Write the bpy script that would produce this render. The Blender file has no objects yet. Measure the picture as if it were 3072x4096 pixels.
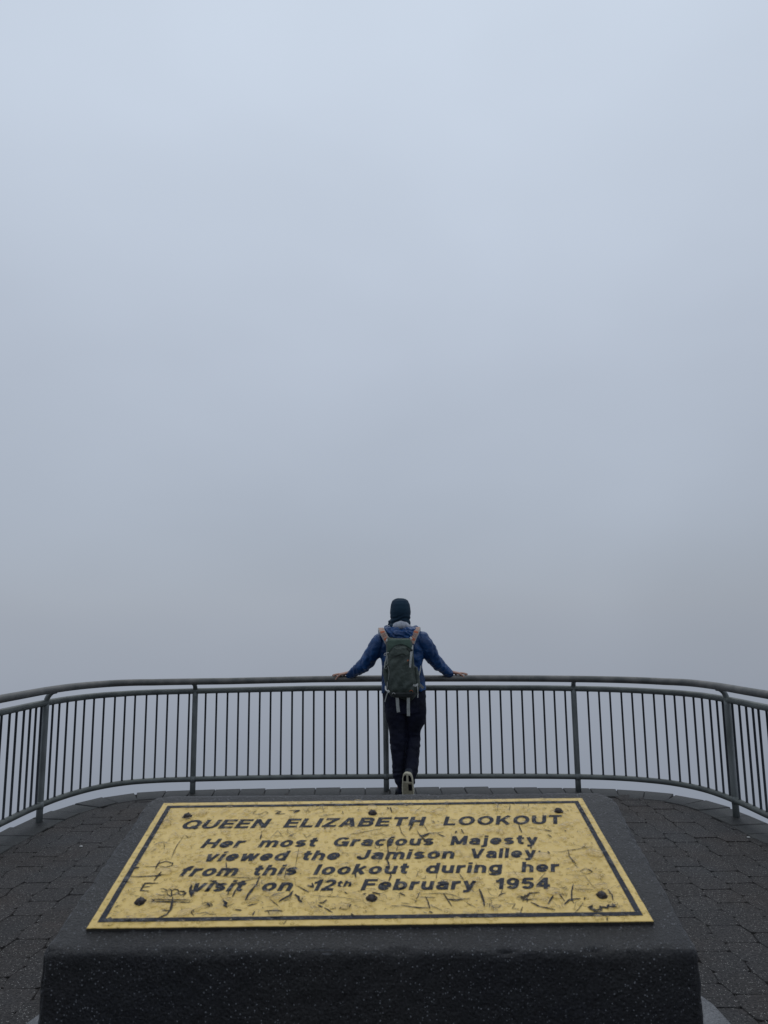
import bpy, bmesh, math, random
from mathutils import Vector, Matrix, noise
random.seed(7)
R = math.radians
S = bpy.context.scene
COL = S.collection

# ------------------------------------------------------------------ camera
TH, RO, HC, FPX = .15, .011, 1.6, 2840.0        # pitch up, roll, eye height, focal length in photo pixels
fw = Vector((0, math.cos(TH), math.sin(TH)))
rt = Vector((1, 0, 0))
dn = Vector((0, math.sin(TH), -math.cos(TH)))
imR = rt * math.cos(RO) + dn * math.sin(RO)
imD = dn * math.cos(RO) - rt * math.sin(RO)
cam_d = bpy.data.cameras.new('camera')
cam = bpy.data.objects.new('camera', cam_d)
COL.objects.link(cam)
m = Matrix((imR, -imD, -fw)).transposed().to_4x4()
m.translation = (0, 0, HC)
cam.matrix_world = m
cam_d.sensor_fit = 'VERTICAL'
cam_d.sensor_height = 36
cam_d.lens = FPX / 4096 * 36
cam_d.clip_start = .02
cam_d.clip_end = 500
cam_d.dof.use_dof = True
cam_d.dof.focus_distance = 5.8
cam_d.dof.aperture_fstop = 17
S.camera = cam
S.render.resolution_x, S.render.resolution_y = 768, 1024

# ------------------------------------------------------------------ fog sky
SUN_EL, SUN_AZ = R(62), R(6)                      # azimuth from +Y towards +X
world = bpy.data.worlds.new('World')
S.world = world
world.use_nodes = True
wn, wl = world.node_tree.nodes, world.node_tree.links
wn.clear()
def N(nodes, t, **k):
    n = nodes.new(t)
    for a, b in k.items():
        setattr(n, a, b)
    return n
out = N(wn, 'ShaderNodeOutputWorld')
bg = N(wn, 'ShaderNodeBackground')
tc = N(wn, 'ShaderNodeTexCoord')
sep = N(wn, 'ShaderNodeSeparateXYZ')
wl.new(tc.outputs['Generated'], sep.inputs[0])
mr = N(wn, 'ShaderNodeMapRange')
mr.inputs[1].default_value = -1
mr.inputs[2].default_value = 1
wl.new(sep.outputs[2], mr.inputs[0])
ramp = N(wn, 'ShaderNodeValToRGB')
stops = [(-1, (.20, .23, .28)), (-.30, (.245, .278, .338)), (-.10, (.328, .366, .436)), (.02, (.372, .414, .484)), (.15, (.414, .466, .550)),
         (.35, (.464, .522, .618)), (.60, (.522, .590, .692)), (.75, (.548, .622, .724)), (1, (.66, .74, .85))]
el = ramp.color_ramp.elements
while len(el) < len(stops):
    el.new(.5)
for e, (z, c) in zip(el, stops):
    e.position = (z + 1) / 2
for e, (z, c) in zip(ramp.color_ramp.elements, stops):
    e.color = (*c, 1)
wl.new(mr.outputs[0], ramp.inputs[0])
# broad bright lobe of the veiled sun
dot = N(wn, 'ShaderNodeVectorMath', operation='DOT_PRODUCT')
sd = Vector((math.sin(SUN_AZ) * math.cos(SUN_EL), math.cos(SUN_AZ) * math.cos(SUN_EL), math.sin(SUN_EL)))
dot.inputs[1].default_value = sd
wl.new(tc.outputs['Generated'], dot.inputs[0])
lobe = N(wn, 'ShaderNodeMapRange', interpolation_type='SMOOTHSTEP')
for i, v in ((1, .45), (2, 1.05), (3, .965), (4, 1.12)):
    lobe.inputs[i].default_value = v
wl.new(dot.outputs['Value'], lobe.inputs[0])
# soft uneven banks of fog
nz = N(wn, 'ShaderNodeTexNoise')
nz.inputs['Scale'].default_value = 2.1
nz.inputs['Detail'].default_value = 3
nz.inputs['Roughness'].default_value = .45
nmap = N(wn, 'ShaderNodeMapping')
nmap.inputs['Scale'].default_value = (1, 1, 1.9)
nmap.inputs['Location'].default_value = (5.3, 2.9, 1.4)
wl.new(tc.outputs['Generated'], nmap.inputs[0])
wl.new(nmap.outputs[0], nz.inputs['Vector'])
nmr = N(wn, 'ShaderNodeMapRange')
for i, v in ((1, .3), (2, .7), (3, .945), (4, 1.04)):
    nmr.inputs[i].default_value = v
wl.new(nz.outputs[0], nmr.inputs[0])
mul = N(wn, 'ShaderNodeMath', operation='MULTIPLY')
wl.new(lobe.outputs[0], mul.inputs[0])
wl.new(nmr.outputs[0], mul.inputs[1])
# a denser, darker bank low on the right
dk = N(wn, 'ShaderNodeVectorMath', operation='DOT_PRODUCT')
dv = Vector((.64, 1, -.03)).normalized()
dk.inputs[1].default_value = dv
wl.new(tc.outputs['Generated'], dk.inputs[0])
dkm = N(wn, 'ShaderNodeMapRange', interpolation_type='SMOOTHSTEP')
for i, v in ((1, .955), (2, 1.0), (3, 1.0), (4, .92)):
    dkm.inputs[i].default_value = v
wl.new(dk.outputs['Value'], dkm.inputs[0])
mul2 = N(wn, 'ShaderNodeMath', operation='MULTIPLY')
wl.new(mul.outputs[0], mul2.inputs[0])
wl.new(dkm.outputs[0], mul2.inputs[1])
vm = N(wn, 'ShaderNodeVectorMath', operation='SCALE')
wl.new(ramp.outputs[0], vm.inputs[0])
wl.new(mul2.outputs[0], vm.inputs['Scale'])
sky = N(wn, 'ShaderNodeTexSky', sky_type='NISHITA')
sky.sun_disc = False
sky.sun_elevation = SUN_EL
sky.sun_rotation = SUN_AZ
skb = N(wn, 'ShaderNodeBackground')
skb.inputs['Strength'].default_value = .08
wl.new(sky.outputs[0], skb.inputs[0])
mx = N(wn, 'ShaderNodeMixShader')
mx.inputs[0].default_value = .97                   # nearly all of the clear sky is lost in fog
wl.new(vm.outputs[0], bg.inputs[0])
wl.new(skb.outputs[0], mx.inputs[1])
wl.new(bg.outputs[0], mx.inputs[2])
wl.new(mx.outputs[0], out.inputs[0])

sun_d = bpy.data.lights.new('sun', 'SUN')
sun_d.energy = .6
sun_d.angle = R(70)
sun_d.color = (1, .97, .92)
sun = bpy.data.objects.new('sun', sun_d)
COL.objects.link(sun)
sun.rotation_euler = (-sd).to_track_quat('-Z', 'Y').to_euler()

S.view_settings.view_transform = 'Standard'
S.view_settings.look = 'None'
S.view_settings.exposure = 0
S.view_settings.gamma = 1
S.view_settings.use_curve_mapping = False

# ------------------------------------------------------------------ helpers
def ray(u, v):
    """direction from the eye through a measured point of the photograph"""
    X, Y = u - 1536, v - 2048
    c, s = math.cos(RO), math.sin(RO)
    return fw * FPX + rt * (X * c - Y * s) + dn * (X * s + Y * c)
def W(u, v, y):
    """that point at the distance y"""
    k = ray(u, v)
    t = y / k.y
    return Vector((k.x * t, y, HC + k.z * t))
def ground(u, v, h=0):
    k = ray(u, v)
    t = (h - HC) / k.z
    return Vector((k.x * t, k.y * t, h))
def proj(p):
    q = p - Vector((0, 0, HC))
    z = q.dot(fw)
    if z < .05:
        return None
    return 1536 + FPX * q.dot(imR) / z, 2048 + FPX * q.dot(imD) / z
def tag(o, label=None, cat=None, group=None, kind=None):
    for k, v in (('label', label), ('category', cat), ('group', group), ('kind', kind)):
        if v:
            o[k] = v
    return o
def link(name, me, mat=None, parent=None, smooth=False):
    o = bpy.data.objects.new(name, me)
    COL.objects.link(o)
    if mat and not me.materials:
        me.materials.append(mat)
    if smooth:
        for p in me.polygons:
            p.use_smooth = True
    if parent:
        o.parent = parent
    return o
def mesh(name, vs, fs):
    me = bpy.data.meshes.new(name)
    me.from_pydata([tuple(v) for v in vs], [], fs)
    me.update()
    return me
def from_bm(name, bm, mat=None, parent=None, smooth=False):
    bmesh.ops.recalc_face_normals(bm, faces=bm.faces[:])
    me = bpy.data.meshes.new(name)
    bm.to_mesh(me)
    bm.free()
    return link(name, me, mat, parent, smooth)
def empty(name, loc=(0, 0, 0)):
    o = bpy.data.objects.new(name, None)
    o.location = loc
    o.empty_display_size = .1
    COL.objects.link(o)
    return o
def tube(bm, pts, rad, seg=16, ref=Vector((1, 0, 0)), power=2.0, cap=True):
    """loft along pts; rad = list of r or (ra, rb) along ref and across it"""
    pts = [Vector(p) for p in pts]
    rings = []
    for i, p in enumerate(pts):
        a = pts[max(i - 1, 0)]
        b = pts[min(i + 1, len(pts) - 1)]
        t = (b - a).normalized()
        u = (ref - t * ref.dot(t)).normalized()
        v = t.cross(u)
        r = rad[i] if isinstance(rad, (list, tuple)) else rad
        ra, rb = r if isinstance(r, (list, tuple)) else (r, r)
        ring = []
        for k in range(seg):
            th = 2 * math.pi * k / seg
            c, s = math.cos(th), math.sin(th)
            if power != 2:
                c = math.copysign(abs(c) ** (2 / power), c)
                s = math.copysign(abs(s) ** (2 / power), s)
            ring.append(bm.verts.new(p + u * c * ra + v * s * rb))
        rings.append(ring)
    for A, B in zip(rings, rings[1:]):
        for k in range(seg):
            bm.faces.new((A[k], A[(k + 1) % seg], B[(k + 1) % seg], B[k]))
    if cap:
        bm.faces.new(rings[0][::-1])
        bm.faces.new(rings[-1])
    return rings
def ellipsoid(bm, c, r, seg=20, rings=12, mat=None):
    res = bmesh.ops.create_uvsphere(bm, u_segments=seg, v_segments=rings, radius=1)
    M = Matrix.Translation(c) @ (mat or Matrix()).to_4x4() @ Matrix.Diagonal((*r, 1))
    bmesh.ops.transform(bm, matrix=M, verts=res['verts'])
def fused(name, bm, voxel, smooth_it=2, factor=.5):
    """melt overlapping closed shapes into one continuous skin"""
    bmesh.ops.recalc_face_normals(bm, faces=bm.faces[:])
    me = bpy.data.meshes.new('raw')
    bm.to_mesh(me)
    bm.free()
    o = bpy.data.objects.new('raw', me)
    COL.objects.link(o)
    r = o.modifiers.new('r', 'REMESH')
    r.mode = 'VOXEL'
    r.voxel_size = voxel
    if smooth_it:
        s = o.modifiers.new('s', 'SMOOTH')
        s.iterations = smooth_it
        s.factor = factor
    dg = bpy.context.evaluated_depsgraph_get()
    dg.update()
    nm = bpy.data.meshes.new_from_object(o.evaluated_get(dg))
    nm.name = name
    bpy.data.objects.remove(o)
    return nm
def push(me, f):
    """move each vertex along its normal by f(co, no)"""
    ns = [v.normal.copy() for v in me.vertices]
    for v, n in zip(me.vertices, ns):
        v.co += n * f(v.co, n)
    me.update()
def box(bm, c, s, rot=None, bevel=0):
    res = bmesh.ops.create_cube(bm, size=1)
    M = Matrix.Translation(c) @ (rot.to_4x4() if rot else Matrix()) @ Matrix.Diagonal((*s, 1))
    bmesh.ops.transform(bm, matrix=M, verts=res['verts'])
    if bevel:
        es = list({e for v in res['verts'] for e in v.link_edges})
        bmesh.ops.bevel(bm, geom=es, offset=bevel, segments=2, profile=.6, affect='EDGES')
def ribbon(bm, pts, w, th=.002, nrm=Vector((0, -1, 0))):
    """a flat strap of webbing with thickness"""
    pts = [Vector(p) for p in pts]
    rows = []
    for i, p in enumerate(pts):
        t = (pts[min(i + 1, len(pts) - 1)] - pts[max(i - 1, 0)]).normalized()
        n = nrm[i] if isinstance(nrm, list) else nrm
        s = t.cross(n).normalized()
        n2 = s.cross(t).normalized()
        ww = (w[i] if isinstance(w, list) else w) / 2
        rows.append([bm.verts.new(p + s * ww + n2 * th / 2), bm.verts.new(p - s * ww + n2 * th / 2),
                     bm.verts.new(p - s * ww - n2 * th / 2), bm.verts.new(p + s * ww - n2 * th / 2)])
    for A, B in zip(rows, rows[1:]):
        for k in range(4):
            bm.faces.new((A[k], A[(k + 1) % 4], B[(k + 1) % 4], B[k]))
    bm.faces.new(rows[0][::-1])
    bm.faces.new(rows[-1])
def catmull(pts, n=8):
    pts = [Vector(p) for p in pts]
    o = []
    P = [pts[0] * 2 - pts[1]] + pts + [pts[-1] * 2 - pts[-2]]
    for i in range(1, len(P) - 2):
        a, b, c, d = P[i - 1:i + 3]
        for k in range(n):
            t = k / n
            o.append(.5 * ((2 * b) + (c - a) * t + (2 * a - 5 * b + 4 * c - d) * t * t + (3 * b - a - 3 * c + d) * t ** 3))
    o.append(pts[-1])
    return o
def fbm(p, s, o=3):
    return noise.fractal(Vector(p) * s, 1.0, 2.0, o)

# ------------------------------------------------------------------ materials
def mat(name, base, rough=.6, metal=0, spec=.5, vary=None, vscale=5, bump=0, bscale=100, coat=0, stretch=None, detail=4):
    m_ = bpy.data.materials.new(name)
    m_.use_nodes = True
    n, l = m_.node_tree.nodes, m_.node_tree.links
    b = n['Principled BSDF']
    b.inputs['Base Color'].default_value = (*base, 1)
    b.inputs['Roughness'].default_value = rough
    b.inputs['Metallic'].default_value = metal
    b.inputs['Specular IOR Level'].default_value = spec
    b.inputs['Coat Weight'].default_value = coat
    t = N(n, 'ShaderNodeTexCoord')
    mp = N(n, 'ShaderNodeMapping')
    l.new(t.outputs['Object'], mp.inputs[0])
    if stretch:
        mp.inputs['Scale'].default_value = stretch
    m_['bsdf'] = b.name
    if vary:
        nz_ = N(n, 'ShaderNodeTexNoise')
        nz_.inputs['Scale'].default_value = vscale
        nz_.inputs['Detail'].default_value = 5
        l.new(mp.outputs[0], nz_.inputs['Vector'])
        rp = N(n, 'ShaderNodeMapRange')
        rp.inputs[1].default_value, rp.inputs[2].default_value = .35, .65
        l.new(nz_.outputs[0], rp.inputs[0])
        mc = N(n, 'ShaderNodeMix', data_type='RGBA')
        mc.inputs[6].default_value = (*base, 1)
        mc.inputs[7].default_value = (*vary, 1)
        l.new(rp.outputs[0], mc.inputs[0])
        l.new(mc.outputs[2], b.inputs['Base Color'])
    if bump:
        nb = N(n, 'ShaderNodeTexNoise')
        nb.inputs['Scale'].default_value = bscale
        nb.inputs['Detail'].default_value = detail
        l.new(mp.outputs[0], nb.inputs['Vector'])
        bp = N(n, 'ShaderNodeBump')
        bp.inputs['Distance'].default_value = bump
        bp.inputs['Strength'].default_value = 1
        l.new(nb.outputs[0], bp.inputs['Height'])
        l.new(bp.outputs[0], b.inputs['Normal'])
    return m_
def stone(name, base, vary, speck, sp_scale, sp_frac, rough, bump, bscale, vscale=3, spec=.5, speck_r=.32, world=True, per_obj=0, mott=None, mlo=.45, mhi=1.6):
    """dark cast stone with pale grains of aggregate"""
    m_ = bpy.data.materials.new(name)
    m_.use_nodes = True
    n, l = m_.node_tree.nodes, m_.node_tree.links
    b = n['Principled BSDF']
    b.inputs['Roughness'].default_value = rough
    b.inputs['Specular IOR Level'].default_value = spec
    t = N(n, 'ShaderNodeTexCoord')
    g = N(n, 'ShaderNodeNewGeometry')
    src = g.outputs['Position'] if world else t.outputs['Object']
    nz_ = N(n, 'ShaderNodeTexNoise')
    nz_.inputs['Scale'].default_value = vscale
    nz_.inputs['Detail'].default_value = 6
    l.new(src, nz_.inputs['Vector'])
    mrr = N(n, 'ShaderNodeMapRange')
    mrr.inputs[1].default_value, mrr.inputs[2].default_value = .35, .65
    l.new(nz_.outputs[0], mrr.inputs[0])
    mc = N(n, 'ShaderNodeMix', data_type='RGBA')
    mc.inputs[6].default_value = (*base, 1)
    mc.inputs[7].default_value = (*vary, 1)
    l.new(mrr.outputs[0], mc.inputs[0])
    # fine mottling
    n2 = N(n, 'ShaderNodeTexNoise')
    n2.inputs['Scale'].default_value = mott or sp_scale * .7
    n2.inputs['Detail'].default_value = 2
    l.new(src, n2.inputs['Vector'])
    m2 = N(n, 'ShaderNodeMapRange')
    for i, v in ((1, .3), (2, .7), (3, mlo), (4, mhi)):
        m2.inputs[i].default_value = v
    l.new(n2.outputs[0], m2.inputs[0])
    sc = N(n, 'ShaderNodeVectorMath', operation='SCALE')
    l.new(mc.outputs[2], sc.inputs[0])
    l.new(m2.outputs[0], sc.inputs['Scale'])
    last = sc.outputs[0]
    if per_obj:
        oi = N(n, 'ShaderNodeObjectInfo')
        om = N(n, 'ShaderNodeMapRange')
        om.inputs[3].default_value, om.inputs[4].default_value = 1 - per_obj, 1 + per_obj
        l.new(oi.outputs['Random'], om.inputs[0])
        s2 = N(n, 'ShaderNodeVectorMath', operation='SCALE')
        l.new(last, s2.inputs[0])
        l.new(om.outputs[0], s2.inputs['Scale'])
        last = s2.outputs[0]
    vo = N(n, 'ShaderNodeTexVoronoi')
    vo.inputs['Scale'].default_value = sp_scale
    l.new(src, vo.inputs['Vector'])
    lt = N(n, 'ShaderNodeMath', operation='LESS_THAN')
    lt.inputs[1].default_value = speck_r
    l.new(vo.outputs['Distance'], lt.inputs[0])
    sx = N(n, 'ShaderNodeSeparateColor')
    l.new(vo.outputs['Color'], sx.inputs[0])
    l2 = N(n, 'ShaderNodeMath', operation='LESS_THAN')
    l2.inputs[1].default_value = sp_frac
    l.new(sx.outputs[0], l2.inputs[0])
    mu = N(n, 'ShaderNodeMath', operation='MULTIPLY')
    l.new(lt.outputs[0], mu.inputs[0])
    l.new(l2.outputs[0], mu.inputs[1])
    mu2 = N(n, 'ShaderNodeMath', operation='MULTIPLY')
    l.new(mu.outputs[0], mu2.inputs[0])
    l.new(sx.outputs[1], mu2.inputs[1])
    m3 = N(n, 'ShaderNodeMix', data_type='RGBA')
    l.new(mu2.outputs[0], m3.inputs[0])
    l.new(last, m3.inputs[6])
    m3.inputs[7].default_value = (*speck, 1)
    l.new(m3.outputs[2], b.inputs['Base Color'])
    nb = N(n, 'ShaderNodeTexNoise')
    nb.inputs['Scale'].default_value = bscale
    nb.inputs['Detail'].default_value = 5
    nb.inputs['Roughness'].default_value = .65
    l.new(src, nb.inputs['Vector'])
    bp = N(n, 'ShaderNodeBump')
    bp.inputs['Distance'].default_value = bump
    l.new(nb.outputs[0], bp.inputs['Height'])
    l.new(bp.outputs[0], b.inputs['Normal'])
    return m_

M_paver = stone('paver_stone', (.033, .0255, .0215), (.029, .0285, .0295), (.36, .35, .33), 140, .24, .66, .014, 100, 1.3, .28, .34, True, .15, 80, .25, 1.9)
M_coping = stone('coping_stone', (.015, .0165, .017), (.026, .027, .026), (.18, .18, .17), 160, .08, .6, .004, 80, 5, .32, .28, True, .18, 70, .5, 1.5)
M_mortar = mat('joint_dirt', (.017, .0155, .014), .9, spec=.1, bump=.002, bscale=80)
M_block = stone('pedestal_stone', (.0040, .0044, .0066), (.0105, .0098, .0095), (.25, .26, .28), 430, .27, .38, .0026, 330, 5, .38, .27, mott=420, mlo=.1, mhi=2.6)
M_concrete = stone('slab_concrete', (.085, .088, .095), (.11, .112, .118), (.18, .18, .18), 300, .1, .6, .0006, 200, 5, .3)
M_rail = mat('galvanised_handrail', (.145, .140, .132), .50, metal=.3, spec=.4, vary=(.085, .088, .085), vscale=9, bump=.0006, bscale=60)
M_rail2 = mat('galvanised_rail', (.145, .158, .148), .5, metal=.3, spec=.4, vary=(.088, .098, .096), vscale=7, bump=.0006, bscale=50)
M_post = mat('galvanised_post', (.185, .20, .20), .5, metal=.3, spec=.4, vary=(.105, .115, .112), vscale=11, bump=.0006, bscale=50, stretch=(1, 1, .35))
M_bar = mat('galvanised_bar', (.030, .035, .042), .55, metal=.2, spec=.3, vary=(.020, .024, .030), vscale=12)

# ------------------------------------------------------------------ plan of the lookout
PATH0 = [(-3.0, 1.2), (-3.0, 2.4), (-2.98, 3.4), (-2.95, 4.3), (-2.905, 5.05), (-2.875, 5.551), (-2.843, 5.999), (-2.765, 6.376), (-2.618, 6.681), (-2.403, 6.874), (-2.128, 6.956), (-1.835, 6.985), (-1.54, 7.004),
         (-1.239, 7.017), (-.937, 7.024), (-.634, 7.027), (-.331, 7.021), (-.028, 7.012), (.275, 7.002), (.576, 6.993), (.877, 6.982), (1.175, 6.967), (1.472, 6.946),
         (1.761, 6.914), (2.047, 6.86), (2.305, 6.768), (2.547, 6.610), (2.715, 6.36), (2.795, 5.996), (2.825, 5.545), (2.86, 5.05), (2.91, 4.3), (2.94, 3.4), (2.96, 2.4), (2.96, 1.2)]
PATH = catmull([Vector((x, y, 0)) for x, y in PATH0], 10)
def lerp_tab(tab, x):
    if x <= tab[0][0]:
        return tab[0][1]
    for (a, b), (c, d) in zip(tab, tab[1:]):
        if x <= c:
            return b + (d - b) * (x - a) / (c - a)
    return tab[-1][1]
H2T = [(-2.87, .944), (-2.5, .936), (-2, .938), (-1.5, .942), (-.7, .949), (0, .947), (.95, .941), (1.5, .936), (2.0, .928), (2.5, .919), (2.8, .919)]
H1T = [(-2.85, 1.060), (-2.6, 1.047), (-2.2, 1.036), (-1.5, 1.034), (-.7, 1.041), (.0, 1.042), (.9, 1.036), (1.5, 1.030), (2.0, 1.024), (2.5, 1.019), (2.8, 1.032)]
H3 = .131
def offset_path(P, d):
    o = []
    for i, p in enumerate(P):
        t = (P[min(i + 1, len(P) - 1)] - P[max(i - 1, 0)]).normalized()
        o.append(p + Vector((t.y, -t.x, 0)) * d)      # positive = towards the inside
    return o
def seglen(P):
    s = [0]
    for a, b in zip(P, P[1:]):
        s.append(s[-1] + (b - a).length)
    return s
PS = seglen(PATH)
def at_s(P, SS, s):
    s = max(0, min(s, SS[-1]))
    for i in range(len(P) - 1):
        if s <= SS[i + 1]:
            f = (s - SS[i]) / max(1e-9, SS[i + 1] - SS[i])
            return P[i].lerp(P[i + 1], f), (P[i + 1] - P[i]).normalized()
    return P[-1], (P[-1] - P[-2]).normalized()
def s_at_u(u, h):
    """where on the rail line a measured upright stands"""
    best = None
    for i in range(len(PATH) - 1):
        if PATH[i].y < 4.6 and PATH[i + 1].y < 4.6:
            continue
        a = proj(PATH[i] + Vector((0, 0, h)))
        b = proj(PATH[i + 1] + Vector((0, 0, h)))
        if a[0] <= u <= b[0]:
            return PS[i] + (PS[i + 1] - PS[i]) * (u - a[0]) / (b[0] - a[0])
    return None
def inside(poly, x, y):
    c = False
    j = len(poly) - 1
    for i in range(len(poly)):
        xi, yi = poly[i][0], poly[i][1]
        xj, yj = poly[j][0], poly[j][1]
        if (yi > y) != (yj > y) and x < (xj - xi) * (y - yi) / (yj - yi) + xi:
            c = not c
        j = i
    return c

# ------------------------------------------------------------------ paved deck
EDGE = offset_path(PATH, -.125)                      # outer edge of the coping
INNER = offset_path(PATH, .11)
slab_poly = [(-9, -9), (-9, 1.0), (EDGE[0].x - .02, 1.2)] + [(p.x, p.y) for p in offset_path(PATH, -.105)[4:-4]] + [(EDGE[-1].x + .02, 1.2), (9, 1.0), (9, -9)]
bm = bmesh.new()
top = [bm.verts.new((x, y, -.0062)) for x, y in slab_poly]
bot = [bm.verts.new((x, y, -.40)) for x, y in slab_poly]
bm.faces.new(top)
bm.faces.new(bot[::-1])
for i in range(len(top)):
    j = (i + 1) % len(top)
    bm.faces.new((top[i], top[j], bot[j], bot[i]))
deck = from_bm('deck', bm, M_mortar)
tag(deck, 'dark paved lookout deck with a rounded front edge', None, None, 'structure')

# concrete slab flush round the pedestal foot
SLABC = [(-1.47, -.4), (-1.47, 3.12), (-1.40, 3.36), (-1.22, 3.52), (1.16, 3.52), (1.29, 3.42), (1.345, 3.22), (1.352, 3.0), (1.352, -.4)]
SLABI = [(x - math.copysign(.115, x), y - .115) for x, y in SLABC]
# pavers: columns running to the valley, each an elongated hexagon
PX, PY = .188, .198
hw, bul, g = PX / 2, .0078, .0009
def hexa(cx, cy, jit, rnd):
    h = PY / 2 - g
    pts = [(-hw + bul * .9 + g, -h), (hw - bul * .9 - g, -h), (hw + bul - g, 0), (hw - bul * .9 - g, h), (-hw + bul * .9 + g, h), (-hw - bul + g, 0)]
    return pts
def paver_mesh(seed):
    rnd = random.Random(seed)
    pts = hexa(0, 0, 0, rnd)
    # soften the side points and wobble the outline
    ring = []
    for i, (x, y) in enumerate(pts):
        nx, ny = pts[(i + 1) % 6]
        px, py = pts[i - 1]
        for f in (.12,):
            ring.append((x + (px - x) * f, y + (py - y) * f))
            ring.append((x + (nx - x) * f, y + (ny - y) * f))
    ring = [(x + rnd.uniform(-.0024, .0024), y + rnd.uniform(-.0022, .0022)) for x, y in ring]
    n = len(ring)
    vs = [(x * .982, y * .982, 0) for x, y in ring] + [(x, y, -.0026) for x, y in ring] + [(x, y, -.03) for x, y in ring]
    fs = [list(range(n))]
    for k in range(2):
        for i in range(n):
            j = (i + 1) % n
            fs.append([k * n + j, k * n + i, (k + 1) * n + i, (k + 1) * n + j])
    return vs, fs
variants = [paver_mesh(s) for s in range(10)]
vmesh = []
for vs, fs in variants:
    me = mesh('paver', vs, fs)
    me.materials.append(M_paver)
    vmesh.append(me)
inner_poly = [(p.x, p.y) for p in INNER] + [(INNER[-1].x, -2.6), (INNER[0].x, -2.6)]
BLOCK_SIL = [(172, 3785), (640, 3192), (2432, 3182), (2788, 3797), (2822, 4096), (2822, 9000), (173, 9000), (173, 4096)]
cells = []
ca, sa = math.cos(R(-.4)), math.sin(R(-.4))
for i in range(-17, 18):
    for j in range(-12, 37):
        x = i * PX + .03
        y = j * PY + (PY / 2 if i % 2 else 0) + .05 + random.uniform(-.003, .003)
        x, y = x * ca - y * sa, x * sa + y * ca
        if not inside(inner_poly, x, y):
            continue
        if inside(SLABI, x, y):
            continue
        p = proj(Vector((x, y, 0)))
        vis = bool(p and -60 < p[0] < 3130 and p[1] < 4150 and not inside(BLOCK_SIL, p[0], p[1]))
        d = math.hypot(x, y)
        cells.append((not vis, d, x, y))
cells.sort()
stuff_v, stuff_f = [], []
for n_, (hid, d, x, y) in enumerate(cells):
    k = random.randrange(10)
    z = random.uniform(-.0022, .0022)
    rz = R(random.uniform(-.9, .9)) + (math.pi if random.random() < .5 else 0)
    tx, ty = random.uniform(-.009, .009), random.uniform(-.009, .009)
    Mx = Matrix.Translation((x, y, z)) @ Matrix.Rotation(rz, 4, 'Z') @ Matrix.Rotation(tx, 4, 'X') @ Matrix.Rotation(ty, 4, 'Y')
    if n_ < 300 and not hid:
        o = bpy.data.objects.new('paver', vmesh[k])
        COL.objects.link(o)
        o.parent = deck
        o.matrix_local = Mx
    else:
        b0 = len(stuff_v)
        vs, fs = variants[k]
        stuff_v += [Mx @ Vector(v) for v in vs]
        stuff_f += [[b0 + q for q in f] for f in fs]
me = mesh('outer_pavers', stuff_v, stuff_f)
o = link('outer_pavers', me, M_paver, deck)
o['kind'] = 'stuff'

# coping stones along the edge, each a straight piece a little out of line
s = .05
total = PS[-1]
ci = 0
while s < total - .1:
    L = .236 + random.uniform(-.012, .012)
    p, t = at_s(PATH, PS, s + L / 2)
    pin, _ = at_s(PATH, PS, s + L / 2)
    nrm = Vector((t.y, -t.x, 0))
    ang = math.atan2(t.y, t.x) + R(random.uniform(-1.2, 1.2) + 2.6)
    # front pieces are wider towards the outside: wedge shaped on the curve
    curv = (at_s(PATH, PS, s + L)[1] - at_s(PATH, PS, s)[1]).length
    w0 = .125 + random.uniform(-.006, .008)
    w1 = .175
    hl = L / 2 - .003
    wi = hl - curv * w1 * .45
    wo = hl + curv * w0 * .45
    z = .004 + random.uniform(-.003, .004)
    ch = .006
    base = [(-wi, -w1), (wi, -w1), (wo, w0), (-wo, w0)]
    def ringz(ins, zz):
        return [(x - math.copysign(ins, x), y - math.copysign(ins, y), zz) for x, y in base]
    # a stepped nose at one end gives the ragged outline
    vs = ringz(ch, z) + ringz(0, z - ch * .8) + ringz(0, -.055)
    fs = [[0, 1, 2, 3]]
    for k in range(2):
        for i in range(4):
            j = (i + 1) % 4
            fs.append([k * 4 + i, (k + 1) * 4 + i, (k + 1) * 4 + j, k * 4 + j])
    me = mesh('coping_stone', vs, [f if len(f) != 4 or f[0] != 0 or f[1] != 1 else f for f in fs])
    o = link('coping_stone', me, M_coping, deck)
    o.matrix_local = Matrix.Translation((p.x, p.y, 0)) @ Matrix.Rotation(ang, 4, 'Z') @ Matrix.Rotation(R(random.uniform(-.5, .5)), 4, 'X')
    s += L
    ci += 1

# concrete slab under the pedestal
bm = bmesh.new()
def ring_of(poly, z, ins=0):
    cx = sum(p[0] for p in poly) / len(poly)
    cy = sum(p[1] for p in poly) / len(poly)
    return [bm.verts.new((x - math.copysign(ins, x - cx), y - math.copysign(ins, y - cy), z)) for x, y in poly]
r0, r1, r2 = ring_of(SLABC, .012, .01), ring_of(SLABC, .004), ring_of(SLABC, -.05)
bm.faces.new(r0[::-1])
for A, B in ((r0, r1), (r1, r2)):
    for i in range(len(A)):
        j = (i + 1) % len(A)
        bm.faces.new((A[i], A[j], B[j], B[i]))
o = from_bm('footing_slab', bm, M_concrete, deck)

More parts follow.
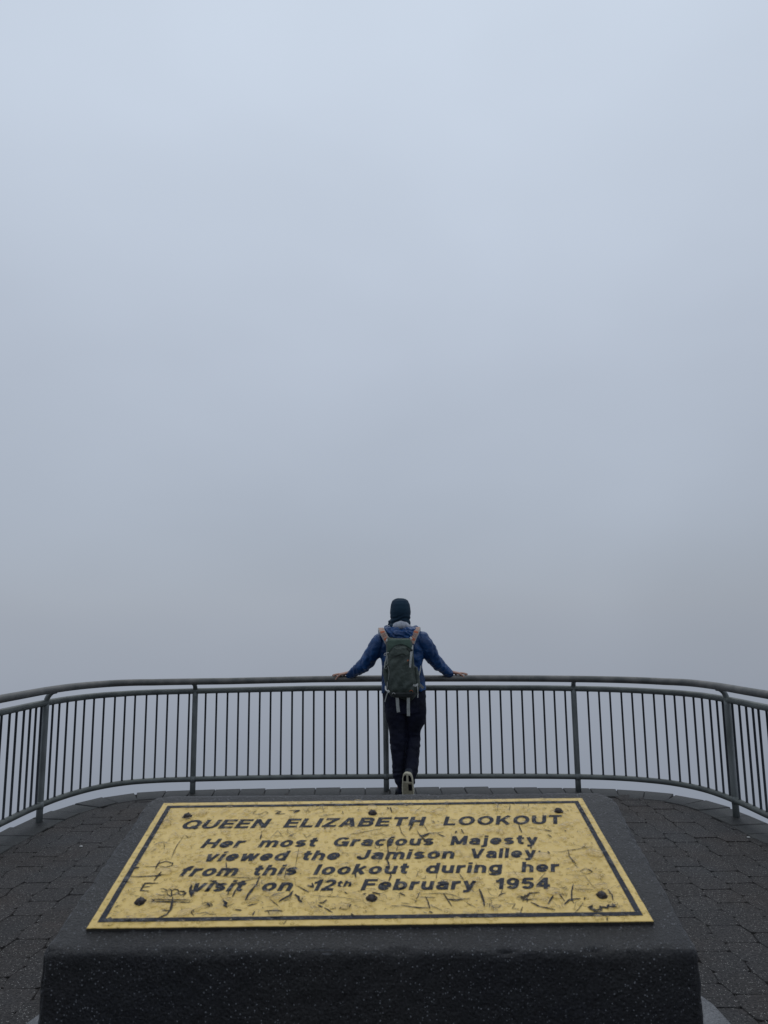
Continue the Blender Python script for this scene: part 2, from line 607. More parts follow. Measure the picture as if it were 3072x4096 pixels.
# ------------------------------------------------------------------ railing
rail = tag(empty('railing', (0, 7.0, 0)), 'weathered galvanised steel tube railing curving round the front edge of the lookout deck', 'railing')
def rpart(name, bm, mt, smooth=True):
    o = from_bm(name, bm, mt, None, smooth)
    o.parent = rail
    o.matrix_parent_inverse = Matrix.Translation((0, -7.0, 0))
    return o
UP = Vector((0, 0, 1))
bm = bmesh.new()
tube(bm, [Vector((p.x, p.y, lerp_tab(H2T, p.x))) for p in PATH], .0265, 14, UP)
rpart('upper_rail', bm, M_rail2)
bm = bmesh.new()
tube(bm, [Vector((p.x, p.y, H3)) for p in PATH], .0245, 14, UP)
rpart('lower_rail', bm, M_rail2)
total = PS[-1]
HIN = offset_path(PATH, .085)
hs = seglen(HIN)
# the handrail is made of welded lengths
bm = bmesh.new()
tube(bm, [Vector((p.x, p.y, lerp_tab(H1T, p.x))) for p in HIN], .0305, 20, UP)
rpart('handrail', bm, M_rail)
for u_w in (430, 797, 1180, 2120, 2630):
    sw = s_at_u(u_w, 1.03)
    bm = bmesh.new()
    a0, a1, a2 = (at_s(HIN, hs, sw * hs[-1] / total + d)[0] for d in (-.003, 0, .003))
    zz = lerp_tab(H1T, a1.x)
    tube(bm, [Vector((a.x, a.y, zz)) for a in (a0, a1, a2)], [.0303, .0318, .0303], 20, UP)
    rpart('weld_seam', bm, M_rail2)
post_s = [s_at_u(u, 0) for u in (156, 770, 1546, 2314, 2946)]
post_s = [post_s[0] - 1.8 * k for k in (2, 1) if post_s[0] - 1.8 * k > 0] + post_s + [post_s[-1] + 1.8 * k for k in (1, 2) if post_s[-1] + 1.8 * k < total]
def post_mesh(s_):
    p, t = at_s(PATH, PS, s_)
    n = Vector((t.y, -t.x, 0))
    h2, h1 = lerp_tab(H2T, p.x), lerp_tab(H1T, p.x)
    bm = bmesh.new()
    tube(bm, [p + Vector((0, 0, -.03)), p + Vector((0, 0, .12)), p + Vector((0, 0, h2 - .05)), p + Vector((0, 0, h2 + .004))], .0262, 16, n)
    # swan neck to the handrail
    pts, rr = [], []
    for k in range(9):
        a = math.pi / 2 * k / 8
        pts.append(p + Vector((0, 0, h2 - .01)) + n * (.088 * (1 - math.cos(a))) + Vector((0, 0, (h1 - h2 - .012) * math.sin(a))))
        rr.append(.0225 - .003 * k / 8)
    tube(bm, pts, rr, 12, t)
    # weld collars
    for zz in (H3,):
        tube(bm, [p + Vector((0, 0, zz - .030)), p + Vector((0, 0, zz)), p + Vector((0, 0, zz + .030))], [.0265, .0305, .0265], 12, n)
    return bm
for s_ in post_s:
    rpart('post', post_mesh(s_), M_post)
# balusters where the photograph has them
bars_u = [u * .5425 for u in (20, 73, 130, 178, 222, 262, 350, 400, 460, 525, 590, 662, 738, 820, 897, 972, 1057, 1137, 1215, 1297, 1378)]
bars_u += [700 + .6028 * x for x in (190, 263, 337, 410, 483, 555, 628, 700, 773, 846, 919, 992, 1065, 1138, 1210, 1283, 1355)]
bars_u += [1573.6 + 43.9 * k for k in range(17)]
bars_u += [2200 + .5256 * x for x in (320, 407, 492, 580, 663, 744, 832, 914, 993, 1068, 1142, 1208, 1270, 1325, 1372, 1447, 1502, 1557, 1610, 1655)]
bar_s = [s_at_u(u, H3) for u in bars_u]
q = bar_s[0] - .105
while q > .1:
    bar_s.append(q)
    q -= .105
q = max(b for b in bar_s if b) + .105
while q < total - .1:
    bar_s.append(q)
    q += .105
bm = bmesh.new()
tube(bm, [(0, 0, 0), (0, 0, .006), (0, 0, .012), (0, 0, .988), (0, 0, .994), (0, 0, 1)], [.0135, .0115, .0092, .0092, .0115, .0135], 10)
bmesh.ops.recalc_face_normals(bm, faces=bm.faces[:])
bar_me = bpy.data.meshes.new('baluster')
bm.to_mesh(bar_me)
bm.free()
bar_me.materials.append(M_bar)
for p_ in bar_me.polygons:
    p_.use_smooth = True
for s_ in bar_s:
    p, t = at_s(PATH, PS, s_)
    if any(abs(s_ - q) < .028 for q in post_s):
        continue
    h2 = lerp_tab(H2T, p.x)
    z0, z1 = H3 + .019, h2 - .021
    o = bpy.data.objects.new('baluster', bar_me)
    COL.objects.link(o)
    o.parent = rail
    o.location = (p.x, p.y - 7.0, z0)
    o.scale = (1, 1, z1 - z0)

# ------------------------------------------------------------------ pedestal
PLC = Vector((-.0196, .9376, 1.3123))
TILT, YAW = .2346, .004
PUX = Vector((math.cos(YAW), math.sin(YAW), 0))
PUY = Vector((-math.sin(YAW) * math.cos(TILT), math.cos(YAW) * math.cos(TILT), math.sin(TILT)))
PN = PUX.cross(PUY)
def toplq(u, v):
    k = ray(u, v)
    o_ = Vector((0, 0, HC))
    t = (PLC - o_).dot(PN) / k.dot(PN)
    q_ = o_ + k * t - PLC
    return q_.dot(PUX), q_.dot(PUY)
def onplq(x, y, z=0):
    return PLC + PUX * x + PUY * y + PN * z
TOP = -.0032                                          # stone surface below the plate's face
bm = bmesh.new()
tl, tr_, br, bl = onplq(-.327, .166, TOP), onplq(.350, .160, TOP), onplq(.330, -.176, TOP), onplq(-.334, -.165, TOP)
tops = [bl, br, tr_, tl]
bots = [Vector((bl.x - .004, bl.y, .0)), Vector((br.x + .012, br.y, .0)), Vector((tr_.x + .012, tr_.y, 0)), Vector((tl.x - .004, tl.y, 0))]
tv = [bm.verts.new(p) for p in tops]
bv = [bm.verts.new(p) for p in bots]
bm.faces.new(tv)
bm.faces.new(bv[::-1])
for i in range(4):
    j = (i + 1) % 4
    bm.faces.new((tv[j], tv[i], bv[i], bv[j]))
bmesh.ops.recalc_face_normals(bm, faces=bm.faces[:])
bmesh.ops.bevel(bm, geom=[e for e in bm.edges if abs((e.verts[0].co - e.verts[1].co).normalized().z) > .9 and e.verts[0].co.y > .95], offset=.028, segments=4, profile=.5, affect='EDGES')
bmesh.ops.bevel(bm, geom=[e for e in bm.edges if max(v.co.z for v in e.verts) > .9 and True], offset=.005, segments=2, profile=.5, affect='EDGES')
me = fused('pedestal', bm, .0042, 1, .3)
def rough_block(co, n):
    a = fbm(co, 70, 3) * .0011 + fbm(co, 9, 2) * .0010
    if n.z > .96:
        a *= .35
    # broken arrises
    edge = 1 - max(abs(n.x), abs(n.y), abs(n.z))
    return a + min(0, fbm(co + Vector((5, 3, 1)), 30, 3) - .05) * .007 * max(0, edge * 3.2)
push(me, rough_block)
pedestal = link('pedestal', me, M_block, None, True)
bm = bmesh.new()
for (ua, ub, v_, th_) in ((1238, 1345, 3801, 2.2), (1285, 1330, 3816, 3.5), (1440, 1510, 3808, 2), (1360, 1385, 3805, 1.6)):
    prev = None
    for k in range(9):
        u_ = ua + (ub - ua) * k / 8
        e_ = th_ * math.sin(math.pi * (k + .3) / 8.6) * (1 + .5 * noise.noise(Vector((u_ * .2, v_, 0))))
        w_ = 1.5 * noise.noise(Vector((u_ * .1, v_, 3)))
        a_, b_ = bm.verts.new(W(u_, v_ + w_ - e_, .7615)), bm.verts.new(W(u_, v_ + w_ + e_, .7615))
        if prev:
            bm.faces.new((prev[0], a_, b_, prev[1]))
        prev = (a_, b_)
from_bm('scrape', bm, M_concrete, pedestal)
tag(pedestal, 'dark speckled stone pedestal with a sloping top standing in front of the railing', 'pedestal')

# ------------------------------------------------------------------ plaque
M_plate = bpy.data.materials.new('yellow_plate')
M_plate.use_nodes = True
n, l = M_plate.node_tree.nodes, M_plate.node_tree.links
b = n['Principled BSDF']
b.inputs['Roughness'].default_value = .34
b.inputs['Specular IOR Level'].default_value = .35
t = N(n, 'ShaderNodeTexCoord')
n1 = N(n, 'ShaderNodeTexNoise')
n1.inputs['Scale'].default_value = 9
n1.inputs['Detail'].default_value = 6
l.new(t.outputs['Object'], n1.inputs['Vector'])
rr_ = N(n, 'ShaderNodeValToRGB')
rr_.color_ramp.elements[0].position, rr_.color_ramp.elements[0].color = .32, (.585, .405, .115, 1)
rr_.color_ramp.elements[1].position, rr_.color_ramp.elements[1].color = .68, (.675, .478, .150, 1)
l.new(n1.outputs[0], rr_.inputs[0])
n3 = N(n, 'ShaderNodeTexNoise')                       # grime flecks
n3.inputs['Scale'].default_value = 120
n3.inputs['Detail'].default_value = 3
l.new(t.outputs['Object'], n3.inputs['Vector'])
m3 = N(n, 'ShaderNodeMapRange')
for i, v in ((1, .72), (2, .84), (3, 0), (4, .22)):
    m3.inputs[i].default_value = v
l.new(n3.outputs[0], m3.inputs[0])
mm = N(n, 'ShaderNodeMix', data_type='RGBA')
mm.inputs[7].default_value = (.20, .15, .07, 1)
l.new(m3.outputs[0], mm.inputs[0])
l.new(rr_.outputs[0], mm.inputs[6])
l.new(mm.outputs[2], b.inputs['Base Color'])
n2 = N(n, 'ShaderNodeTexNoise')
n2.inputs['Scale'].default_value = 95
n2.inputs['Detail'].default_value = 3
l.new(t.outputs['Object'], n2.inputs['Vector'])
bp = N(n, 'ShaderNodeBump')
bp.inputs['Distance'].default_value = .0017
bp.inputs['Strength'].default_value = .9
vd = N(n, 'ShaderNodeTexVoronoi')                     # beads of rain as fine relief
vd.inputs['Scale'].default_value = 170
vd.inputs['Randomness'].default_value = 1
l.new(t.outputs['Object'], vd.inputs['Vector'])
vr = N(n, 'ShaderNodeMapRange', interpolation_type='SMOOTHSTEP')
for i, v in ((1, .12), (2, .48), (3, 1), (4, 0)):
    vr.inputs[i].default_value = v
l.new(vd.outputs['Distance'], vr.inputs[0])
vs_ = N(n, 'ShaderNodeSeparateColor')
l.new(vd.outputs['Color'], vs_.inputs[0])
vt = N(n, 'ShaderNodeMath', operation='MULTIPLY')
l.new(vr.outputs[0], vt.inputs[0])
l.new(vs_.outputs[0], vt.inputs[1])
bd = N(n, 'ShaderNodeBump')
bd.inputs['Distance'].default_value = .0017
l.new(vt.outputs[0], bd.inputs['Height'])
l.new(n2.outputs[0], bp.inputs['Height'])
l.new(bd.outputs[0], bp.inputs['Normal'])
l.new(bp.outputs[0], b.inputs['Normal'])
M_ink = mat('dark_enamel', (.011, .014, .024), .55, spec=.18, vary=(.022, .026, .036), vscale=60, bump=.0006, bscale=150)
M_scr = mat('bare_scratch', (.022, .024, .032), .7, spec=.2, vary=(.06, .05, .035), vscale=90)
M_screw = mat('rusty_screw', (.05, .045, .045), .5, metal=.6, vary=(.03, .02, .016), vscale=300, bump=.001, bscale=400)
plq = tag(empty('plaque'), 'scratched yellow metal plaque with dark lettering, screwed to the pedestal top', 'plaque')
PM = Matrix((PUX, PUY, PN)).transposed().to_4x4()
PM.translation = PLC
plq.matrix_world = PM
def ppart(name, bm, mt, parent=None, smooth=False):
    return from_bm(name, bm, mt, parent or plq, smooth)
# plate: thin sheet with slightly chipped edge
bm = bmesh.new()
nx, ny = 60, 28
outl = []
for i in range(nx):
    outl.append((-.3 + .6 * i / nx, -.1342))
for i in range(ny):
    outl.append((.3, -.1342 + .2684 * i / ny))
for i in range(nx):
    outl.append((.3 - .6 * i / nx, .1342))
for i in range(ny):
    outl.append((-.3, .1342 - .2684 * i / ny))
outl = [(x + .0006 * noise.noise(Vector((x * 60, y * 60, 1))), y + .0006 * noise.noise(Vector((x * 60, y * 60, 7)))) for x, y in outl]
A = [bm.verts.new((x * .9985, y * .997, 0)) for x, y in outl]
B = [bm.verts.new((x, y, -.0006)) for x, y in outl]
C_ = [bm.verts.new((x, y, -.0040)) for x, y in outl]
bm.faces.new(A)
bm.faces.new(C_[::-1])
for U, V in ((A, B), (B, C_)):
    for i in range(len(U)):
        j = (i + 1) % len(U)
        bm.faces.new((U[i], V[i], V[j], U[j]))
plate = ppart('plate', bm, M_plate)
M_edge = mat('plate_edge_shade', (.030, .026, .02), .7)  # dark sides paint in the shadow line along the plate's rim
plate.data.materials.append(M_edge)
for p_ in plate.data.polygons:
    if abs(p_.normal.z) < .3:
        p_.material_index = 1
# border line
bm = bmesh.new()
bo, bi = (.2918, .1252), (.2853, .1190)
def rectring(bm, o_, i_, z0, z1):
    for (ax, ay, bx, by) in ((-1, -1, 1, -1), (1, -1, 1, 1), (1, 1, -1, 1), (-1, 1, -1, -1)):
        nseg = 24
        prev = None
        for k in range(nseg + 1):
            f = k / nseg
            X = ax + (bx - ax) * f
            Y = ay + (by - ay) * f
            e1 = noise.noise(Vector((X * 30, Y * 30, 3))) * .0006
            e2 = noise.noise(Vector((X * 30, Y * 30, 9))) * .0006
            Po = bm.verts.new((X * (o_[0] + e1), Y * (o_[1] + e1), z1))
            Pi = bm.verts.new((X * (i_[0] + e2), Y * (i_[1] + e2), z1))
            if prev:
                bm.faces.new((prev[0], Po, Pi, prev[1]))
            prev = (Po, Pi)
rectring(bm, bo, bi, 0, .0004)
ppart('border_line', bm, M_ink)
# screws
for (x, y) in ((-.2556, .095), (-.0005, .0978), (.2568, .0972), (-.2575, -.0913), (.0008, -.0906), (.2584, -.0904)):
    bm = bmesh.new()
    rings = []
    prof = [(.0054, .0002), (.0052, .0016), (.0044, .0030), (.0028, .0038), (.0010, .0041)]
    for r_, z_ in prof:
        rings.append([bm.verts.new((x + r_ * math.cos(2 * math.pi * k / 16), y + r_ * math.sin(2 * math.pi * k / 16), z_)) for k in range(16)])
    for U, V in zip(rings, rings[1:]):
        for k in range(16):
            bm.faces.new((U[k], U[(k + 1) % 16], V[(k + 1) % 16], V[k]))
    bm.faces.new(rings[-1])
    sc_ = ppart('screw', bm, M_screw, None, True)
    bm = bmesh.new()
    box(bm, (x, y, .0038), (.0076, .0010, .0010), Matrix.Rotation(random.uniform(0, 3), 3, 'Z'))
    ppart('slot', bm, M_ink, sc_)
    bm = bmesh.new()                                  # rust stain round the screw
    st = [bm.verts.new((x + (.0066 + .0018 * noise.noise(Vector((k, x * 9, y * 9)))) * math.cos(2 * math.pi * k / 14),
                        y + (.0066 + .0018 * noise.noise(Vector((k, x * 5, y)))) * math.sin(2 * math.pi * k / 14), .0003)) for k in range(14)]
    bm.faces.new(st)
    ppart('stain', bm, M_scr, sc_)

# lettering, word by word
# ---- a heavy wide sans drawn stroke by stroke
GA, GB, GX = .138, .106, .755                         # half stem width, half bar height, x-height
def arc(cx, cy, rx, ry, a0, a1, n_=18):
    return [(cx + rx * math.cos(R(a0 + (a1 - a0) * k / n_)), cy + ry * math.sin(R(a0 + (a1 - a0) * k / n_))) for k in range(n_ + 1)]
def full(w, y0, y1):
    return arc(w / 2, (y0 + y1) / 2, w / 2 - GA, (y1 - y0) / 2 - GB, 0, 360, 36)
def glyph(ch):
    a, b, X = GA, GB, GX
    T, XT = 1 - b, X - b
    if ch in 'OQ':
        w = 1.12
        g_ = [full(w, -.01, 1.01)]
        if ch == 'Q':
            g_.append([(.62, .30), (w - .02, .02)])
        return w, g_
    if ch == 'U':
        w = .98
        return w, [[(a, 1)] + arc(w / 2, .36, w / 2 - a, .36 - b, 180, 360) + [(w - a, 1)]]
    if ch in 'EFL':
        w = .86 if ch != 'L' else .80
        g_ = [[(a, 0), (a, 1)]]
        if ch != 'L':
            g_ += [[(0, T), (w, T)], [(0, .52), (w - .07, .52)]]
        if ch != 'F':
            g_.append([(0, b), (w, b)])
        return w, g_
    if ch == 'N':
        return .98, [[(a, 0), (a, 1)], [(.98 - a, 0), (.98 - a, 1)], [(a, .93), (.98 - a, .07)]]
    if ch in 'Il':
        return 2 * a, [[(a, 0), (a, 1)]]
    if ch == 'Z':
        return .88, [[(.03, T), (.88, T)], [(0, b), (.88, b)], [(.75, T), (.13, b)]]
    if ch == 'A':
        return 1.04, [[(a * .9, 0), (.52 - .03, 1)], [(1.04 - a * .9, 0), (.52 + .03, 1)], [(.24, .27), (.80, .27)]]
    if ch == 'B':
        w = .94
        return w, [[(a, 0), (a, 1)], [(a, T)] + arc(w - a - .24, (.53 + T) / 2, .21, (T - .53) / 2, 90, -90) + [(a, .53)], [(a, .53)] + arc(w - a - .22, (.53 + b) / 2, .22, (.53 - b) / 2, 90, -90) + [(a, b)]]
    if ch == 'T':
        return .90, [[(0, T), (.90, T)], [(.45, 0), (.45, 1)]]
    if ch == 'H':
        return .98, [[(a, 0), (a, 1)], [(.98 - a, 0), (.98 - a, 1)], [(a, .52), (.98 - a, .52)]]
    if ch == 'K':
        return 1.0, [[(a, 0), (a, 1)], [(a, .34), (.86, 1)], [(.40, .56), (.87, 0)]]
    if ch == 'M':
        w = 1.16
        return w, [[(a, 0), (a, 1)], [(w - a, 0), (w - a, 1)], [(a + .02, .96), (w / 2, .08)], [(w - a - .02, .96), (w / 2, .08)]]
    if ch == 'V':
        return 1.0, [[(a * .9, 1), (.47, 0)], [(1 - a * .9, 1), (.53, 0)]]
    if ch == 'J':
        w = .80
        return w, [[(w - a, 1)] + arc(w / 2, .30, w / 2 - a, .30 - b, 0, -180) + [(a, .36)]]
    if ch == 'G':
        w = 1.08
        return w, [arc(w / 2, .5, w / 2 - a, .5 - b, 42, 330, 30), [(w - a, 0), (w - a, .5)], [(.56, .45), (w, .45)]]
    if ch in 'oe':
        w = .84
        if ch == 'o':
            return w, [full(w, -.01, X + .01)]
        return w, [arc(w / 2, X / 2, w / 2 - a, X / 2 - b, 0, 322, 30), [(a, X / 2 - .02), (w - .02, X / 2 - .02)]]
    if ch == 'c':
        w = .80
        return w, [arc(w / 2, X / 2, w / 2 - a, X / 2 - b, 42, 318, 30)]
    if ch == 'r':
        return .56, [[(a, 0), (a, X)], arc(.52, XT - .25, .52 - a, .25, 170, 82, 10)]
    if ch in 'nh':
        w = .80
        return w, [[(a, 0), (a, 1 if ch == 'h' else X)], arc(w / 2, XT - .24, w / 2 - a, .24, 180, 0) + [(w - a, 0)]]
    if ch == 'm':
        w = 1.24
        h_ = (w - 2 * a) / 4
        return w, [[(a, 0), (a, X)], arc(a + h_, XT - .22, h_, .22, 180, 0) + [(w / 2, 0)], arc(w / 2 + h_, XT - .22, h_, .22, 180, 0) + [(w - a, 0)]]
    if ch == 'u':
        w = .80
        return w, [[(w - a, 0), (w - a, X)], [(a, X)] + arc(w / 2, b + .24, w / 2 - a, .24, 180, 360)]
    if ch == 's':
        w = .74
        return w, [arc(w / 2, XT - .14, w / 2 - a, .14, 25, 255, 14) + arc(w / 2, b + .14, w / 2 - a, .14, 75, -155, 14)]
    if ch == 't':
        return .54, [[(.24, .96), (.24, .30)] + arc(.24 + .20, .30, .20, .30 - b, 180, 270, 8) + [(.54, b)], [(0, XT), (.54, XT)]]
    if ch == 'f':
        return .54, [[(.24, 0), (.24, .74)] + arc(.24 + .20, .74, .20, .26 - b, 180, 90, 8) + [(.54, T)], [(0, XT), (.54, XT)]]
    if ch == 'a':
        w = .80
        return w, [arc(w / 2 - .01, XT - .16, w / 2 - a, .16, 165, 0, 14) + [(w - a, 0)], [(w - a, .43), (.38, .42)] + arc(.36, (.42 + b) / 2, .36 - a, (.42 - b) / 2, 90, 270, 12) + [(.46, b), (w - a, .20)]]
    if ch in 'ij':
        if ch == 'i':
            return 2 * a, [[(a, 0), (a, X)], [(a, .84), (a, 1)]]
        return .36, [[(.36 - a, X), (.36 - a, -.06)] + arc(.36 - a - .16, -.06, .16, .10, 0, -90, 6) + [(-.04, -.16)], [(.36 - a, .84), (.36 - a, 1)]]
    if ch == 'y':
        return .84, [[(a * .9, X), (.45, .02)], [(.84 - a * .9, X), (.43, -.06)] + [(.36, -.155), (.10, -.155)]]
    if ch == 'v':
        return .82, [[(a * .9, X), (.38, 0)], [(.82 - a * .9, X), (.44, 0)]]
    if ch == 'w':
        return 1.20, [[(a * .9, X), (.33, 0)], [(.60, X), (.36, 0)], [(.60, X), (.84, 0)], [(1.20 - a * .9, X), (.87, 0)]]
    if ch in 'dbg':
        w = .86
        g_ = [full(w, -.01, X + .01)]
        if ch == 'd':
            g_.append([(w - a, 0), (w - a, 1)])
        elif ch == 'b':
            g_.append([(a, 0), (a, 1)])
        else:
            g_.append([(w - a, X), (w - a, -.03)] + arc(w / 2, -.03, w / 2 - a, .13, 0, -165, 12))
        return w, g_
    if ch == 'k':
        return .82, [[(a, 0), (a, 1)], [(a, .24), (.68, X)], [(.34, .42), (.70, 0)]]
    if ch == '1':
        return .52, [[(.52 - a, 0), (.52 - a, 1)], [(.0, .70), (.20, .73), (.36, .90)]]
    if ch == '2':
        w = .82
        return w, [arc(w / 2, .68, w / 2 - a, .32 - b, 170, -25, 14) + [(.16, b + .03)], [(0, b), (w, b)]]
    if ch == '9':
        w = .82
        return w, [arc(w / 2, .66, w / 2 - a, .34 - b, 0, 360, 24), [(w - a, .64)] + arc(w / 2, .38, w / 2 - a, .38 - b, 0, -150, 14)]
    if ch == '5':
        w = .82
        return w, [[(.12, T), (.76, T)], [(.20, T), (.15, .48)], [(.15, .50)] + arc(w / 2, .34, w / 2 - a, .34 - b, 115, -155, 20)]
    if ch == '4':
        w = .88
        return w, [[(.60, 0), (.60, 1)], [(.58, .94), (.10, .32)], [(0, .28), (w, .28)]]
    raise KeyError(ch)
def word(txt, ul, vl, ur, vr, cap, sup=False):
    """left baseline point, right baseline point and cap height in metres"""
    x0, y0 = toplq(ul, vl)
    x1, y1 = toplq(ur, vr)
    sh = .24
    lw = (x1 - x0) - sh * cap * .12
    x0 -= .0008
    strips, X = [], 0
    for ch in txt:
        w, g_ = glyph(ch)
        for p_ in g_:
            strips.append([(x + X, y) for x, y in p_])
        X += w + .17
    total_w = X - .17
    vs_, fs_ = [], []
    for k, p_ in enumerate(strips):
        # even out the points
        d_ = []
        for (ax, ay), (bx, by) in zip(p_, p_[1:]):
            nn = max(1, int(math.hypot(bx - ax, by - ay) / .12))
            d_ += [(ax + (bx - ax) * j / nn, ay + (by - ay) * j / nn) for j in range(nn)]
        d_.append(p_[-1])
        closed = math.hypot(d_[0][0] - d_[-1][0], d_[0][1] - d_[-1][1]) < 1e-4
        b0 = len(vs_)
        for i, (x, y) in enumerate(d_):
            if closed and i in (0, len(d_) - 1):
                A_, B_ = d_[-2], d_[1]
            else:
                A_, B_ = d_[max(0, i - 1)], d_[min(len(d_) - 1, i + 1)]
            tx, ty = B_[0] - A_[0], B_[1] - A_[1]
            L_ = math.hypot(tx, ty) or 1
            nx_, ny_ = -ty / L_, tx / L_
            q_ = math.sqrt((GA * nx_) ** 2 + (GB * ny_) ** 2)
            ox, oy = GA * GA * nx_ / q_, GB * GB * ny_ / q_
            for s_ in (1, -1):
                gx, gy = x + ox * s_, y + oy * s_
                wx = .018 * noise.noise(Vector((gx * 5, gy * 5, ul)))
                wy = .018 * noise.noise(Vector((gx * 5, gy * 5, ul + 9)))
                fx = (gx + wx) / total_w
                vs_.append((x0 + fx * lw + (gy + wy) * cap * sh, y0 + (y1 - y0) * fx + (gy + wy) * cap, .0004 + .000010 * k))
        for i in range(len(d_) - 1):
            fs_.append((b0 + 2 * i + 1, b0 + 2 * i + 3, b0 + 2 * i + 2, b0 + 2 * i))
    return link('lettering', mesh('lettering', vs_, fs_), M_ink, plq)
r1 = lambda u: 3317 + (3296 - 3317) * (u - 719) / (2252 - 719)
for w_, a, b_ in (('QUEEN', 719, 1066), ('ELIZABETH', 1133, 1698), ('LOOKOUT', 1775, 2252)):
    word(w_, a, r1(a), b_, r1(b_), .0228)
r2 = lambda u: 3393 + (3377 - 3393) * (u - 802) / (2155 - 802)
for w_, a, b_ in (('Her', 802, 968), ('most', 1032, 1262), ('Gracious', 1329, 1735), ('Majesty', 1803, 2155)):
    word(w_, a, r2(a), b_, r2(b_), .0213)
r3 = lambda u: 3447 + (3431 - 3447) * (u - 812) / (2147 - 812)
for w_, a, b_ in (('viewed', 812, 1144), ('the', 1203, 1356), ('Jamison', 1424, 1819), ('Valley', 1881, 2147)):
    word(w_, a, r3(a), b_, r3(b_), .0213)
r4 = lambda u: 3507 + (3488 - 3507) * (u - 711) / (2241 - 711)
for w_, a, b_ in (('from', 711, 944), ('this', 1005, 1184), ('lookout', 1254, 1631), ('during', 1702, 2011), ('her', 2089, 2241)):
    word(w_, a, r4(a), b_, r4(b_), .0213)
r5 = lambda u: 3568 + (3556 - 3568) * (u - 757) / (2207 - 757)
for w_, a, b_ in (('visit', 757, 969), ('on', 1041, 1165), ('12', 1244, 1335), ('February', 1444, 1905), ('1954', 1983, 2205)):
    word(w_, a, r5(a), b_, r5(b_), .0213)
word('th', 1346, 3548, 1406, 3547, .0115, True)

